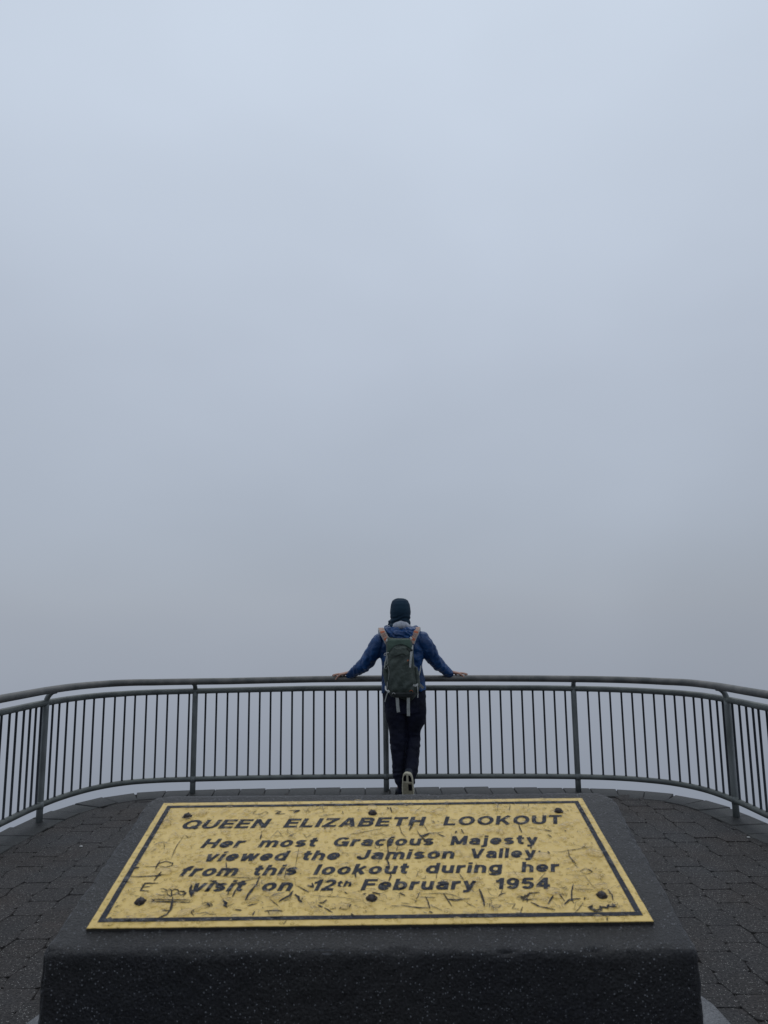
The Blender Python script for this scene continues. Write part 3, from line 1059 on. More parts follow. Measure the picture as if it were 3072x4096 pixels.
# scratches traced as strokes in the paint
ZO = {2: (500, 3180, .42194), 3: (1150, 3180, .42194), 4: (1750, 3180, .42194), 5: (330, 3420, .4822), 6: (1080, 3420, .4822), 7: (1850, 3420, .4822)}
STR = [
 # graffiti at the left: a loop, a plus and an E
 (5, 3, [(530, 100), (610, 98), (640, 70), (690, 55), (750, 70), (740, 92), (690, 102), (630, 92)]), (5, 4, [(640, 55), (622, 85), (606, 118)]),
 (5, 3, [(400, 184), (500, 182), (590, 176), (680, 162)]), (5, 5, [(655, 142), (625, 178), (592, 218)]), (5, 6, [(600, 178), (655, 170)]),
 (5, 4, [(630, 236), (520, 238), (498, 268), (480, 300), (548, 300)]), (5, 3, [(500, 268), (560, 264)]),
 (5, 3, [(570, 372), (730, 374), (890, 376)]), (5, 4, [(570, 392), (740, 390), (890, 396)]), (5, 3, [(580, 372), (600, 392)]),
 (5, 5, [(750, 350), (742, 400), (735, 450), (700, 495), (620, 530)]), (5, 3, [(655, 455), (700, 465), (735, 458)]),
 (5, 2, [(640, 285), (670, 280), (700, 292), (680, 310), (650, 305)]), (5, 3, [(700, 300), (725, 285), (745, 300), (760, 288), (790, 292), (800, 308), (840, 300), (850, 320), (820, 335), (790, 320), (760, 330), (730, 345), (705, 330), (700, 300)]),
 (5, 2, [(610, 333), (700, 335)]), (5, 3, [(740, 300), (738, 350)]), (5, 3, [(810, 300), (860, 318), (830, 350)]),
 (5, 10, [(905, 250), (895, 290), (905, 345)]), (5, 5, [(930, 300), (900, 350)]), (5, 3, [(985, 410), (1020, 398), (1060, 400), (1080, 425), (1010, 445)]), (5, 6, [(1035, 405), (1060, 425)]),
 (5, 3, [(925, 455), (900, 480), (925, 508)]), (5, 3, [(930, 492), (1020, 478), (1045, 485), (985, 510)]), (5, 3, [(1040, 495), (1110, 493)]),
 (5, 8, [(1165, 380), (1190, 400), (1180, 425), (1200, 438)]), (5, 3, [(1200, 430), (1260, 405)]), (5, 5, [(1265, 455), (1320, 462)]), (5, 4, [(1370, 425), (1450, 405)]), (5, 4, [(1430, 470), (1410, 505)]),
 (5, 5, [(1510, 468), (1600, 462), (1659, 470)]), (5, 3, [(1540, 470), (1550, 495)]), (5, 3, [(1160, 180), (1250, 188), (1400, 195), (1480, 175)]), (5, 3, [(1290, 225), (1380, 212), (1470, 190), (1480, 175)]),
 (5, 8, [(1440, 250), (1400, 300), (1370, 340), (1352, 378)]), (5, 5, [(1470, 180), (1450, 230), (1440, 260)]), (5, 5, [(1270, 290), (1245, 350)]), (5, 4, [(1215, 290), (1205, 330)]), (5, 7, [(1320, 230), (1240, 240), (1270, 250)]),
 (5, 9, [(1060, 215), (1110, 235), (1160, 262), (1120, 280)]), (5, 6, [(1180, 130), (1215, 150), (1250, 135)]), (5, 3, [(1190, 60), (1200, 110)]), (5, 5, [(430, 112), (470, 104)]), (5, 2, [(270, 440), (300, 420)]), (5, 4, [(210, 530), (240, 520)]),
 # below the last line
 (6, 3, [(0, 350), (60, 325), (130, 310)]), (6, 3, [(0, 370), (70, 425)]), (6, 8, [(190, 300), (165, 340), (110, 365), (75, 388)]), (6, 8, [(205, 330), (235, 350), (240, 375), (268, 398)]), (6, 4, [(230, 262), (320, 312)]), (6, 2, [(320, 330), (450, 348), (550, 350), (650, 362), (760, 378)]),
 (6, 5, [(470, 375), (440, 400), (405, 400)]), (6, 7, [(398, 418), (435, 436)]), (6, 4, [(450, 440), (520, 480)]), (6, 3, [(500, 455), (550, 445)]), (6, 3, [(575, 455), (590, 432)]), (6, 3, [(590, 455), (635, 455)]), (6, 4, [(655, 438), (672, 412)]), (6, 3, [(700, 424), (722, 420)]),
 (6, 6, [(850, 315), (915, 328)]), (6, 4, [(770, 328), (800, 322)]), (6, 4, [(1080, 320), (1120, 340)]), (6, 3, [(1245, 310), (1215, 370)]), (6, 3, [(1270, 328), (1400, 320), (1500, 328), (1600, 370), (1659, 362)]), (6, 4, [(1290, 345), (1310, 390), (1328, 450)]),
 (6, 3, [(1225, 352), (1380, 356)]), (6, 4, [(1085, 418), (1160, 432), (1240, 440), (1320, 442)]), (6, 3, [(1090, 400), (1160, 410)]), (6, 3, [(1330, 420), (1430, 465)]), (6, 4, [(1440, 325), (1470, 370), (1510, 430)]), (6, 7, [(1465, 368), (1530, 378), (1600, 372)]), (6, 5, [(1320, 470), (1350, 484)]), (6, 3, [(1270, 478), (1300, 488)]),
 (6, 4, [(620, 310), (645, 325)]), (6, 5, [(670, 492), (700, 512)]), (6, 3, [(110, 580), (135, 548)]), (6, 3, [(170, 375), (110, 385), (180, 350)]), (6, 3, [(1180, 370), (1220, 385), (1200, 400)]), (6, 3, [(1000, 424), (1080, 428)]),
 (6, 4, [(960, 20), (985, 70), (995, 120)]), (6, 5, [(995, 150), (1005, 175), (985, 220)]), (6, 3, [(1385, 160), (1378, 200)]), (6, 2, [(1235, 135), (1215, 180), (1240, 175)]), (6, 3, [(1250, 200), (1290, 198), (1290, 178)]), (6, 3, [(1570, 160), (1610, 215)]), (6, 6, [(700, 120), (712, 190)]), (6, 3, [(140, 110), (120, 190), (150, 205)]),
 (6, 3, [(310, 200), (360, 190), (450, 200)]), (6, 7, [(310, 255), (360, 270), (350, 235)]),
 # right third
 (7, 7, [(140, 285), (160, 340), (178, 395), (180, 430)]), (7, 3, [(200, 410), (225, 405), (225, 440)]), (7, 3, [(245, 425), (280, 415), (320, 420), (300, 440), (255, 440), (245, 425)]), (7, 3, [(355, 395), (400, 412), (440, 408), (410, 450), (470, 452)]), (7, 3, [(500, 430), (480, 485)]),
 (7, 4, [(300, 345), (330, 322), (360, 320)]), (7, 6, [(450, 350), (500, 355), (540, 340), (560, 320), (640, 315)]), (7, 4, [(480, 365), (550, 380)]), (7, 3, [(520, 330), (500, 390)]), (7, 3, [(540, 320), (535, 400)]), (7, 4, [(460, 335), (545, 372), (620, 368)]),
 (7, 4, [(610, 428), (690, 440), (770, 458)]), (7, 4, [(565, 395), (640, 430)]), (7, 5, [(752, 340), (710, 410)]), (7, 3, [(795, 328), (870, 330)]), (7, 4, [(805, 330), (850, 388)]), (7, 4, [(918, 245), (905, 310), (905, 370), (925, 405)]), (7, 6, [(845, 415), (880, 380), (930, 368), (980, 365)]), (7, 3, [(925, 285), (1080, 290)]),
 (7, 3, [(1000, 400), (975, 440), (930, 485)]), (7, 4, [(1015, 355), (1010, 375)]), (7, 4, [(1205, 290), (1240, 335), (1250, 380)]), (7, 9, [(1040, 440), (1075, 425), (1060, 450), (1110, 465), (1150, 450), (1140, 425)]), (7, 9, [(1150, 435), (1200, 440), (1215, 415)]), (7, 8, [(1215, 432), (1270, 432), (1240, 410)]), (7, 6, [(1085, 470), (1160, 462)]),
 (7, 3, [(925, 80), (960, 110)]), (7, 3, [(975, 140), (1020, 115), (1080, 145), (1030, 165), (975, 138)]), (7, 2, [(870, 155), (860, 168), (950, 172), (1010, 172), (1060, 235), (1100, 290)]), (7, 3, [(1040, 120), (1080, 140)]), (7, 3, [(860, 118), (890, 116)]), (7, 3, [(30, 400), (110, 440)]), (7, 3, [(0, 365), (60, 368)]), (7, 3, [(200, 360), (270, 365)]),
 (7, 2, [(690, 150), (620, 225)]), (7, 4, [(1200, 525), (1200, 548)]), (7, 3, [(330, 290), (320, 320)]), (7, 3, [(760, 315), (785, 318)]), (7, 3, [(860, 270), (820, 282)]), (7, 3, [(880, 10), (940, 75)]),
 # upper rows
 (2, 3, [(1180, 180), (1250, 150), (1210, 182), (1280, 190), (1330, 160), (1360, 172), (1290, 215)]), (2, 5, [(1420, 155), (1480, 160), (1425, 182), (1520, 182)]), (2, 4, [(1545, 150), (1655, 150), (1600, 172)]), (2, 3, [(1285, 270), (1400, 275)]), (2, 3, [(1300, 345), (1290, 370)]), (2, 5, [(1292, 380), (1282, 425)]),
 (2, 2, [(1380, 410), (1450, 340), (1500, 408)]), (2, 2, [(1400, 390), (1480, 388)]), (2, 2, [(1535, 350), (1590, 400)]), (2, 2, [(1600, 365), (1545, 402)]), (2, 3, [(555, 400), (500, 470), (470, 530), (440, 605)]), (2, 3, [(575, 385), (600, 412), (630, 398)]), (2, 2, [(370, 440), (375, 520)]), (2, 3, [(320, 450), (360, 455)]), (2, 3, [(355, 318), (400, 312)]), (2, 3, [(275, 480), (320, 455)]),
 (2, 2, [(240, 550), (300, 515)]), (2, 2, [(955, 650), (960, 705)]), (2, 3, [(640, 325), (680, 318)]),
 (3, 5, [(50, 165), (110, 148), (60, 150)]), (3, 6, [(60, 172), (120, 150)]), (3, 2, [(150, 140), (180, 170), (190, 140), (215, 165)]), (3, 2, [(230, 148), (260, 150), (330, 115), (348, 165), (240, 188)]), (3, 3, [(310, 208), (400, 192), (450, 186)]), (3, 3, [(520, 155), (528, 185)]), (3, 5, [(945, 120), (962, 135)]), (3, 5, [(975, 122), (990, 170)]), (3, 5, [(1140, 85), (1128, 108)]),
 (3, 2, [(1205, 170), (1275, 112)]), (3, 3, [(590, 390), (600, 375), (690, 362), (750, 350), (880, 325), (920, 300)]), (3, 2, [(790, 350), (800, 380), (890, 372), (935, 390), (1000, 378), (1030, 355)]), (3, 3, [(1060, 290), (1080, 360), (1125, 412)]), (3, 6, [(1200, 255), (1155, 340)]), (3, 4, [(1225, 340), (1260, 395), (1330, 370), (1480, 355)]), (3, 8, [(1250, 385), (1300, 395), (1345, 365)]), (3, 6, [(1260, 395), (1320, 445), (1370, 455)]), (3, 5, [(1430, 375), (1485, 398)]),
 (3, 5, [(1590, 370), (1600, 345)]), (3, 8, [(985, 405), (955, 440), (950, 500)]), (3, 5, [(950, 490), (955, 560), (942, 610), (965, 690)]), (3, 3, [(1042, 480), (1032, 540)]), (3, 3, [(820, 480), (840, 512), (870, 508), (875, 480)]), (3, 2, [(110, 500), (90, 600), (75, 680)]), (3, 3, [(155, 380), (180, 410), (230, 375)]), (3, 3, [(10, 400), (85, 365)]), (3, 3, [(620, 305), (680, 315)]), (3, 6, [(350, 315), (360, 325)]), (3, 5, [(445, 328), (452, 335)]),
 (3, 3, [(1295, 290), (1330, 350)]), (3, 3, [(1380, 240), (1395, 270), (1360, 240)]), (3, 3, [(1420, 250), (1440, 262)]),
 (4, 5, [(768, 280), (785, 330), (800, 360)]), (4, 2, [(800, 300), (900, 315), (1000, 335), (1080, 350)]), (4, 4, [(1010, 330), (1080, 350)]), (4, 4, [(1045, 378), (1085, 405)]), (4, 4, [(225, 330), (250, 372)]), (4, 5, [(170, 365), (185, 348)]), (4, 4, [(0, 372), (60, 398)]), (4, 5, [(888, 480), (885, 515)]), (4, 6, [(1045, 540), (1062, 560)]), (4, 3, [(1090, 540), (1180, 545), (1240, 530), (1410, 505), (1480, 503)]), (4, 4, [(1370, 500), (1400, 490)]),
 (4, 3, [(1235, 520), (1250, 590), (1290, 640)]), (4, 3, [(1270, 630), (1330, 670)]), (4, 6, [(955, 540), (975, 540)]), (4, 2, [(575, 70), (570, 150)]), (4, 2, [(540, 145), (590, 160)]), (4, 5, [(715, 85), (725, 88)]), (4, 3, [(865, 70), (860, 120)]), (4, 3, [(1225, 105), (1270, 118)]), (4, 4, [(1230, 150), (1245, 155)]), (4, 3, [(990, 128), (1040, 130)]), (4, 5, [(1275, 300), (1282, 302)]), (4, 5, [(1205, 340), (1220, 348)]), (4, 5, [(1325, 350), (1332, 352)]), (4, 3, [(690, 100), (680, 150)]),
 (4, 3, [(100, 240), (190, 240)]), (4, 3, [(785, 605), (850, 612)]),
]
bm = bmesh.new()
def stroke(pts, w, z):
    """tapered stroke lying in the face of the plate"""
    prev = None
    n_ = len(pts)
    for i, (x, y) in enumerate(pts):
        ax, ay = pts[max(i - 1, 0)]
        bx, by = pts[min(i + 1, n_ - 1)]
        d = Vector((bx - ax, by - ay, 0))
        if d.length < 1e-7:
            continue
        d.normalize()
        taper = .35 + .65 * math.sin(math.pi * min(1, max(0, (i + .35) / (n_ - .3))))
        ww = w * taper * (1 + .5 * noise.noise(Vector((x * 250, y * 250, 2))))
        s_ = Vector((-d.y, d.x, 0)) * ww / 2
        a_, b_ = bm.verts.new((x + s_.x, y + s_.y, z)), bm.verts.new((x - s_.x, y - s_.y, z))
        if prev:
            bm.faces.new((prev[0], prev[1], b_, a_))
        prev = (a_, b_)
for k_, (zi, w_, pl) in enumerate(STR):
    ox, oy, sc_ = ZO[zi]
    q_ = []
    for a, b_ in pl:
        q_.append(Vector((*toplq(ox + a * sc_, oy + b_ * sc_), 0)))
    dense = []
    for a, b_ in zip(q_, q_[1:]):
        nn = max(2, int((b_ - a).length / .0025))
        for j in range(nn):
            p = a.lerp(b_, j / nn)
            j1 = .0004 * noise.noise(Vector((p.x * 300, p.y * 300, k_)))
            j2 = .0007 * noise.noise(Vector((p.x * 300, p.y * 300, k_ + 40)))
            dense.append((p.x + j1, p.y + j2))
    dense.append((q_[-1].x, q_[-1].y))
    stroke(dense, w_ * (.00054 if zi == 5 and pl[0][0] < 900 else .00030 if w_ < 4 else .00040), .0006 + .000002 * k_)
# many small nicks, thickest along the lower edge
for k_ in range(210):
    x = random.uniform(-.285, .285)
    y = -.118 + abs(random.gauss(0, .045)) if random.random() < .55 else random.uniform(-.12, .12)
    if abs(y) > .13:
        continue
    a_ = random.uniform(0, math.pi)
    L = random.choice((.0015, .002, .003, .005, .012, .02))
    stroke([(x + math.cos(a_) * L * f, y + math.sin(a_) * L * f * .8 + .0008 * math.sin(f * 5 + k_)) for f in (0, .33, .66, 1)], random.uniform(.00018, .00045) if L > .004 else random.uniform(.0003, .0010), .0014 + .000001 * k_)
# fine tangled hairlines, most of them low on the plate
for k_ in range(150):
    x = random.uniform(-.28, .28)
    y = -.112 + abs(random.gauss(0, .028)) if random.random() < .7 else random.uniform(-.10, .115)
    a_, pts_ = random.uniform(0, 2 * math.pi), []
    for j in range(random.randint(4, 9)):
        pts_.append((x, y))
        a_ += random.gauss(0, .55)
        x += math.cos(a_) * .0032
        y += math.sin(a_) * .0026
        if abs(x) > .283 or abs(y) > .117:
            break
    if len(pts_) > 2:
        stroke(pts_, random.uniform(.00022, .00055), .0016 + .000001 * k_)
o = ppart('scratch_marks', bm, M_scr)
o['kind'] = 'stuff'

# rain drops on the plate and the lettering
M_water = bpy.data.materials.new('rain_water')
M_water.use_nodes = True
n, l = M_water.node_tree.nodes, M_water.node_tree.links
n.clear()
ou = N(n, 'ShaderNodeOutputMaterial')
tr = N(n, 'ShaderNodeBsdfTransparent')
gl = N(n, 'ShaderNodeBsdfGlossy')
gl.inputs['Roughness'].default_value = .06
fr = N(n, 'ShaderNodeFresnel')
fr.inputs[0].default_value = 1.33
mi = N(n, 'ShaderNodeMixShader')
lw = N(n, 'ShaderNodeLayerWeight')
lw.inputs[0].default_value = .35
cr = N(n, 'ShaderNodeMix', data_type='RGBA')
cr.inputs[6].default_value = (1, 1, 1, 1)
cr.inputs[7].default_value = (.84, .82, .78, 1)  # rim tint paints in the dark refraction shading of a drop
l.new(lw.outputs['Facing'], cr.inputs[0])
l.new(cr.outputs[2], tr.inputs[0])
l.new(fr.outputs[0], mi.inputs[0])
l.new(tr.outputs[0], mi.inputs[1])
l.new(gl.outputs[0], mi.inputs[2])
l.new(mi.outputs[0], ou.inputs[0])
vs, fs = [], []
def droplet(x, y, r, e, a, hgt):
    b0 = len(vs)
    seg, prof = 12, [(1, .0), (.93, .45), (.72, .8), (.4, .97)]
    ph = random.uniform(0, 9)
    for (rr, zz) in prof:
        for k in range(seg):
            th = 2 * math.pi * k / seg
            w = 1 + .22 * noise.noise(Vector((math.cos(th) * 1.3 + ph, math.sin(th) * 1.3, ph)))
            X, Y = math.cos(th) * r * rr * w * e, math.sin(th) * r * rr * w
            vs.append((x + X * math.cos(a) - Y * math.sin(a), y + X * math.sin(a) + Y * math.cos(a), .0017 + zz * hgt))
    vs.append((x, y, .0017 + hgt))
    for q_ in range(3):
        for k in range(seg):
            fs.append((b0 + q_ * seg + k, b0 + q_ * seg + (k + 1) % seg, b0 + (q_ + 1) * seg + (k + 1) % seg, b0 + (q_ + 1) * seg + k))
    for k in range(seg):
        fs.append((b0 + 3 * seg + k, b0 + 3 * seg + (k + 1) % seg, b0 + 4 * seg))
for k_ in range(3800):
    r = min(.0050, .0008 * math.exp(random.gauss(.22, .52)))
    x, y = random.uniform(-.294, .294), random.uniform(-.130, .130)
    droplet(x, y, r, random.uniform(1, 2.3), random.uniform(-.5, .5), r * random.uniform(.35, .6))
droplet(*toplq(1750 + 990 * .422, 3180 + 590 * .422), .0075, 1.5, .2, .0022)
droplet(*toplq(1750 + 1490 * .422, 3180 + 555 * .422), .0065, 1.7, -.3, .0022)
me = mesh('raindrops', vs, fs)
o = link('raindrops', me, M_water, None, True)
o.matrix_world = PM
tag(o, 'raindrops beaded over the yellow plaque', 'raindrops', None, 'stuff')

# ------------------------------------------------------------------ person
PY0 = 6.72                                            # distance of the body's middle
M_skin = mat('skin', (.36, .20, .14), .5, vary=(.30, .15, .11), vscale=30, bump=.0008, bscale=200)
M_jacket = mat('blue_rain_fabric', (.008, .058, .185), .42, spec=.35, vary=(.005, .028, .095), vscale=7, bump=.014, bscale=11, detail=3, stretch=(1, 1, 1.6))
M_trouser = mat('navy_trouser_fabric', (.0068, .0085, .0235), .75, spec=.25, vary=(.004, .0052, .013), vscale=9, bump=.008, bscale=10, detail=3)
M_hood = mat('dark_teal_fleece', (.007, .023, .044), .85, spec=.25, vary=(.010, .031, .053), vscale=8, bump=.003, bscale=22)
M_liner = mat('grey_hood_lining', (.40, .42, .46), .6, vary=(.26, .28, .33), vscale=30, bump=.003, bscale=40)
M_shoe = mat('navy_shoe_mesh', (.012, .016, .03), .7, vary=(.03, .035, .05), vscale=120)
M_cream = mat('cream_sole_rubber', (.66, .62, .48), .6, vary=(.50, .46, .33), vscale=40, bump=.001, bscale=80)
M_black = mat('black_rubber', (.004, .004, .007), .8, spec=.1)

def sec(v, xl, xr, y=PY0):
    a, c = W(xl, v, y), W(xr, v, y)
    return (a + c) / 2, (c.x - a.x) / 2
person = tag(empty('person', (.13, PY0, 0)), 'person seen from behind in blue rain jacket and dark hood, arms spread along the handrail', 'person')
def hpart(name, me, mt, parent=None, smooth=True):
    o = link(name, me, mt, None, smooth)
    o.parent = parent or person
    o.matrix_parent_inverse = Matrix.Translation((-.13, -PY0, 0))
    return o
HY = 6.925                                            # handrail axis near the person
def HZ(x):
    return lerp_tab(H1T, x)
# ---- limbs' centre lines
def limb(lst):
    return [W(u, v, y) for u, v, y, *_ in lst], [r[3:] if len(r) > 4 else r[3] for r in lst]
armL = [(1545, 2553, 6.70, .062), (1526, 2562, 6.70, .076), (1508, 2585, 6.71, .079), (1490, 2614, 6.73, .075), (1472, 2640, 6.76, .068), (1453, 2660, 6.80, .062), (1430, 2679, 6.85, .053), (1410, 2693, 6.89, .043), (1397, 2700, 6.915, .034), (1390, 2702, 6.925, .033)]
armR = [(1660, 2550, 6.70, .062), (1682, 2557, 6.70, .077), (1702, 2582, 6.71, .079), (1720, 2612, 6.73, .075), (1739, 2638, 6.76, .067), (1756, 2658, 6.80, .060), (1776, 2677, 6.85, .052), (1793, 2692, 6.89, .042), (1802, 2698, 6.915, .034), (1808, 2700, 6.925, .033)]
# ---- body (skin, one surface)
bm = bmesh.new()
hc = W(1601, 2446, 6.71)
ellipsoid(bm, hc + Vector((0, 0, .01)), (.074, .095, .108))
tube(bm, [hc + Vector((0, -.01, -.06)), hc + Vector((0, -.015, -.16)), hc + Vector((0, -.02, -.24))], [.058, .056, .08], 16)
ellipsoid(bm, hc + Vector((0, .096, -.012)), (.014, .02, .026))              # nose
for sx in (-1, 1):
    ellipsoid(bm, hc + Vector((sx * .078, 0, -.005)), (.012, .02, .032))       # ears
bc = W(1610, 2640, PY0)
tube(bm, [W(1612, 2535, 6.70), W(1612, 2570, PY0), W(1610, 2650, PY0), W(1612, 2740, PY0), W(1616, 2830, PY0)], [(.12, .07), (.15, .09), (.14, .085), (.14, .085), (.15, .09)], 20)
for L_ in (armL, armR):
    tube(bm, [W(u, v, y) for u, v, y, r in L_], [r * .62 for *_, r in L_], 12, Vector((0, 1, 0)))
legL = [(1580, 2800, 6.72, .085), (1583, 2900, 6.72, .075), (1596, 3000, 6.74, .058), (1602, 3080, 6.73, .050), (1604, 3150, 6.72, .042), (1606, 3172, 6.72, .042)]
legR = [(1655, 2800, 6.72, .085), (1648, 2880, 6.76, .075), (1640, 2965, 6.80, .060), (1640, 3030, 6.74, .052), (1637, 3090, 6.64, .042), (1634, 3120, 6.60, .04)]
for L_ in (legL, legR):
    tube(bm, [W(u, v, y) for u, v, y, r in L_], [r * .8 for *_, r in L_], 12)
# hands: palm on the rail, four fingers spread outwards, thumb over the far side
def hand(sx, wrist_px):
    wr = W(wrist_px[0], wrist_px[1], 6.925)
    tz = HZ(wr.x) + .0305
    wr = Vector((wr.x, 6.925, tz + .026))
    o_ = Vector((sx, 0, 0))
    tube(bm, [wr - o_ * .03 + Vector((0, 0, .010)), wr + o_ * .01, wr + o_ * .045 + Vector((0, -.002, -.006)), wr + o_ * .085 + Vector((0, -.004, -.013))],
         [(.026, .020), (.027, .017), (.037, .015), (.041, .013)], 14, Vector((0, 1, 0)))
    k0 = wr + o_ * .082 + Vector((0, -.004, -.012))
    fing = [(.027, .072, .010, 0), (.009, .080, -.002, .0), (-.011, .074, -.016, -.004), (-.030, .066, -.052, -.034)]   # y offset, length, sideways, droop
    for (oy, ln, sw, dr) in fing:
        p0 = k0 + Vector((0, oy * .9, .003 if oy > -.02 else -.004))
        d1 = (o_ * 1 + Vector((0, sw * 6, -.05 + dr * 14)))
        d1.normalize()
        p1 = p0 + d1 * ln * .45
        d2 = (d1 + Vector((0, -.1 if oy < 0 else .1, -.12 + dr * 16))).normalized()
        p2 = p1 + d2 * ln * .3
        d3 = (d2 + Vector((0, 0, -.18))).normalized()
        p3 = p2 + d3 * ln * .25
        tube(bm, [p0 - d1 * .02, p0, p1, p2, p3, p3 + d3 * .004], [.0085, .0092, .0088, .0080, .0068, .004], 10, Vector((0, 1, 0)))
    # thumb
    t0 = wr + o_ * .02 + Vector((0, .02, 0))
    t1 = t0 + o_ * .022 + Vector((0, .024, -.012))
    t2 = t1 + o_ * .018 + Vector((0, .010, -.024))
    t3 = t2 + o_ * .010 + Vector((0, 0, -.018))
    tube(bm, [t0 - o_ * .01, t0, t1, t2, t3], [.012, .0125, .0108, .0098, .006], 10, Vector((0, 0, 1)))
hand(-1, (1397, 2702))
hand(1, (1803, 2700))
body = hpart('body', fused('body', bm, .0042, 2), M_skin)
M_eye = mat('eye', (.7, .7, .7), .2)
M_lip = mat('lips', (.30, .10, .09), .5)
for sx in (-1, 1):
    bm = bmesh.new()
    ellipsoid(bm, hc + Vector((sx * .031, .083, .012)), (.013, .010, .008), 12, 8)
    oe = from_bm('eye', bm, M_eye, None, True)
    oe.parent = person
    oe.matrix_parent_inverse = Matrix.Translation((-.13, -PY0, 0))
bm = bmesh.new()
ellipsoid(bm, hc + Vector((0, .086, -.046)), (.024, .008, .006), 12, 8)
om = from_bm('mouth', bm, M_lip, None, True)
om.parent = person
om.matrix_parent_inverse = Matrix.Translation((-.13, -PY0, 0))

# ---- jacket
bm = bmesh.new()
rows = [(2508, 1566, 1646, .062, 6.705), (2518, 1545, 1664, .078, 6.705), (2528, 1526, 1680, .092, 6.705), (2542, 1512, 1694, .105, 6.71), (2562, 1506, 1699, .118, 6.715), (2590, 1511, 1699, .124, PY0),
        (2625, 1521, 1695, .124, PY0), (2662, 1527, 1689, .120, PY0), (2690, 1528, 1694, .120, PY0), (2725, 1527, 1699, .124, PY0), (2755, 1526, 1704, .128, PY0), (2766, 1526, 1706, .127, PY0)]
P_, R_ = [], []
for v, a, c, dpt, yy in rows:
    cc, hw_ = sec(v, a, c, yy)
    P_.append(cc)
    R_.append((hw_, dpt))
tube(bm, P_, R_, 36, power=2.3)
for L_ in (armL, armR):
    tube(bm, [W(u, v, y) for u, v, y, r in L_], [r for *_, r in L_], 20, Vector((0, 1, 0)))
jm = fused('jacket', bm, .0065, 3)
sh_l, sh_r = W(1528, 2562, 6.7), W(1682, 2557, 6.7)
def armfold(co):
    # distance along the sleeve outward from the shoulder
    d = (sh_l.x - co.x) if co.x < sh_l.x else (co.x - sh_r.x)
    return d
def jfold(co, n):
    d = armfold(co)
    a = fbm(Vector((co.x, co.y, co.z)), 7, 3) * .010
    if d > 0:                                          # sleeves: folds across and bunching to the cuff
        k = min(1, d / .12)
        ph = d * 95 + fbm(co, 9, 2) * 5
        a += k * .0048 * math.sin(ph) * (.4 + 1.2 * abs(fbm(co, 5, 1))) + .008 * k * (abs(fbm(co * 1.0, 18, 3)) - .25)
    else:
        # drag lines from the armpits down and across
        q_ = (co.z * 55 + abs(co.x - .13) * 60 + fbm(co, 6, 2) * 4)
        a += .0045 * math.sin(q_) + .008 * (abs(fbm(co, 13, 3)) - .25)
        if co.z < 1.0:
            a += (1.0 - co.z) * .02 * math.sin(co.x * 60 + 1)
    return a
push(jm, jfold)
jacket = hpart('jacket', jm, M_jacket)
# hood of the jacket lying on the shoulders, and its grey lining round the neck
bm = bmesh.new()
def nk(u, v, y):
    return W(u, v, y)
tube(bm, catmull([nk(1546, 2516, 6.74), nk(1556, 2524, 6.64), nk(1580, 2532, 6.585), nk(1606, 2535, 6.57), nk(1632, 2531, 6.585), nk(1652, 2523, 6.64), nk(1660, 2515, 6.74)], 5), [(.030, .034)] * 31, 14, UP)
tube(bm, catmull([nk(1547, 2513, 6.76), nk(1556, 2517, 6.65), nk(1582, 2520, 6.60), nk(1606, 2521, 6.59), nk(1632, 2520, 6.60), nk(1652, 2517, 6.65), nk(1660, 2512, 6.76)], 5), [(.024, .026)] * 31, 14, UP)
tube(bm, catmull([nk(1562, 2540, 6.60), nk(1585, 2547, 6.575), nk(1606, 2550, 6.57), nk(1628, 2546, 6.575), nk(1648, 2536, 6.60)], 5), [(.022, .026)] * 21, 14, UP)
me = fused('jacket_hood', bm, .005, 3)
push(me, lambda co, n: fbm(co, 14, 3) * .011 + .0035 * math.sin(co.x * 90 + fbm(co, 8, 2) * 7 + co.z * 110))
jh = hpart('jacket_hood', me, M_jacket)
bm = bmesh.new()
prev = None
NA = 25
for i in range(NA):
    f = i / (NA - 1)
    u = 1562 + (1649 - 1562) * f
    vt = 2506 - 22 * math.sin(math.pi * min(1, max(0, f * 1.02))) ** .8 + .8 * math.sin(f * 23)
    yy = 6.725 - .150 * math.sin(math.pi * f) ** .7
    col_ = []
    for j, (vv, dy) in enumerate(((vt, 0), (vt + (2512 - vt) * .5, -.012 + .007 * math.sin(f * 31)), (2514, -.012))):
        p = W(u, vv, yy + dy)
        col_.append(bm.verts.new(p))
    for j, (vv, dy) in enumerate(((2514, .002), (vt, .012))):
        col_.append(bm.verts.new(W(u, vv, yy + dy)))
    if prev:
        for j in range(4):
            bm.faces.new((prev[j], prev[j + 1], col_[j + 1], col_[j]))
        bm.faces.new((prev[4], prev[0], col_[0], col_[4]))
    prev = col_
o = from_bm('hood_lining', bm, M_liner, None, True)
o.parent = person
o.matrix_parent_inverse = Matrix.Translation((-.13, -PY0, 0))
# cuffs' darker hem and jacket hem band
# ---- dark teal hood over head and neck
bm = bmesh.new()
rows = [(2393, 1591, 1610, .03), (2396, 1581, 1620, .055), (2403, 1572, 1630, .085), (2417, 1566, 1636.5, .105), (2434, 1563, 1639, .113), (2448, 1561.5, 1641, .112), (2462, 1563, 1640, .105),
        (2476, 1564.5, 1638.5, .092), (2490, 1564, 1638, .082), (2504, 1562, 1640, .085), (2518, 1558, 1646, .09)]
P_, R_ = [], []
for v, a, c, dpt in rows:
    cc, hw_ = sec(v, a, c, 6.71)
    P_.append(cc)
    R_.append((hw_ + .006, dpt))
tube(bm, P_, R_, 32, power=2.0)
tube(bm, [W(1572, 2478, 6.73), W(1562, 2490, 6.75), W(1556, 2497, 6.76)], [(.02, .03), (.02, .03), (.012, .022)], 12)      # flap under the chin
me = fused('hood', bm, .005, 2)
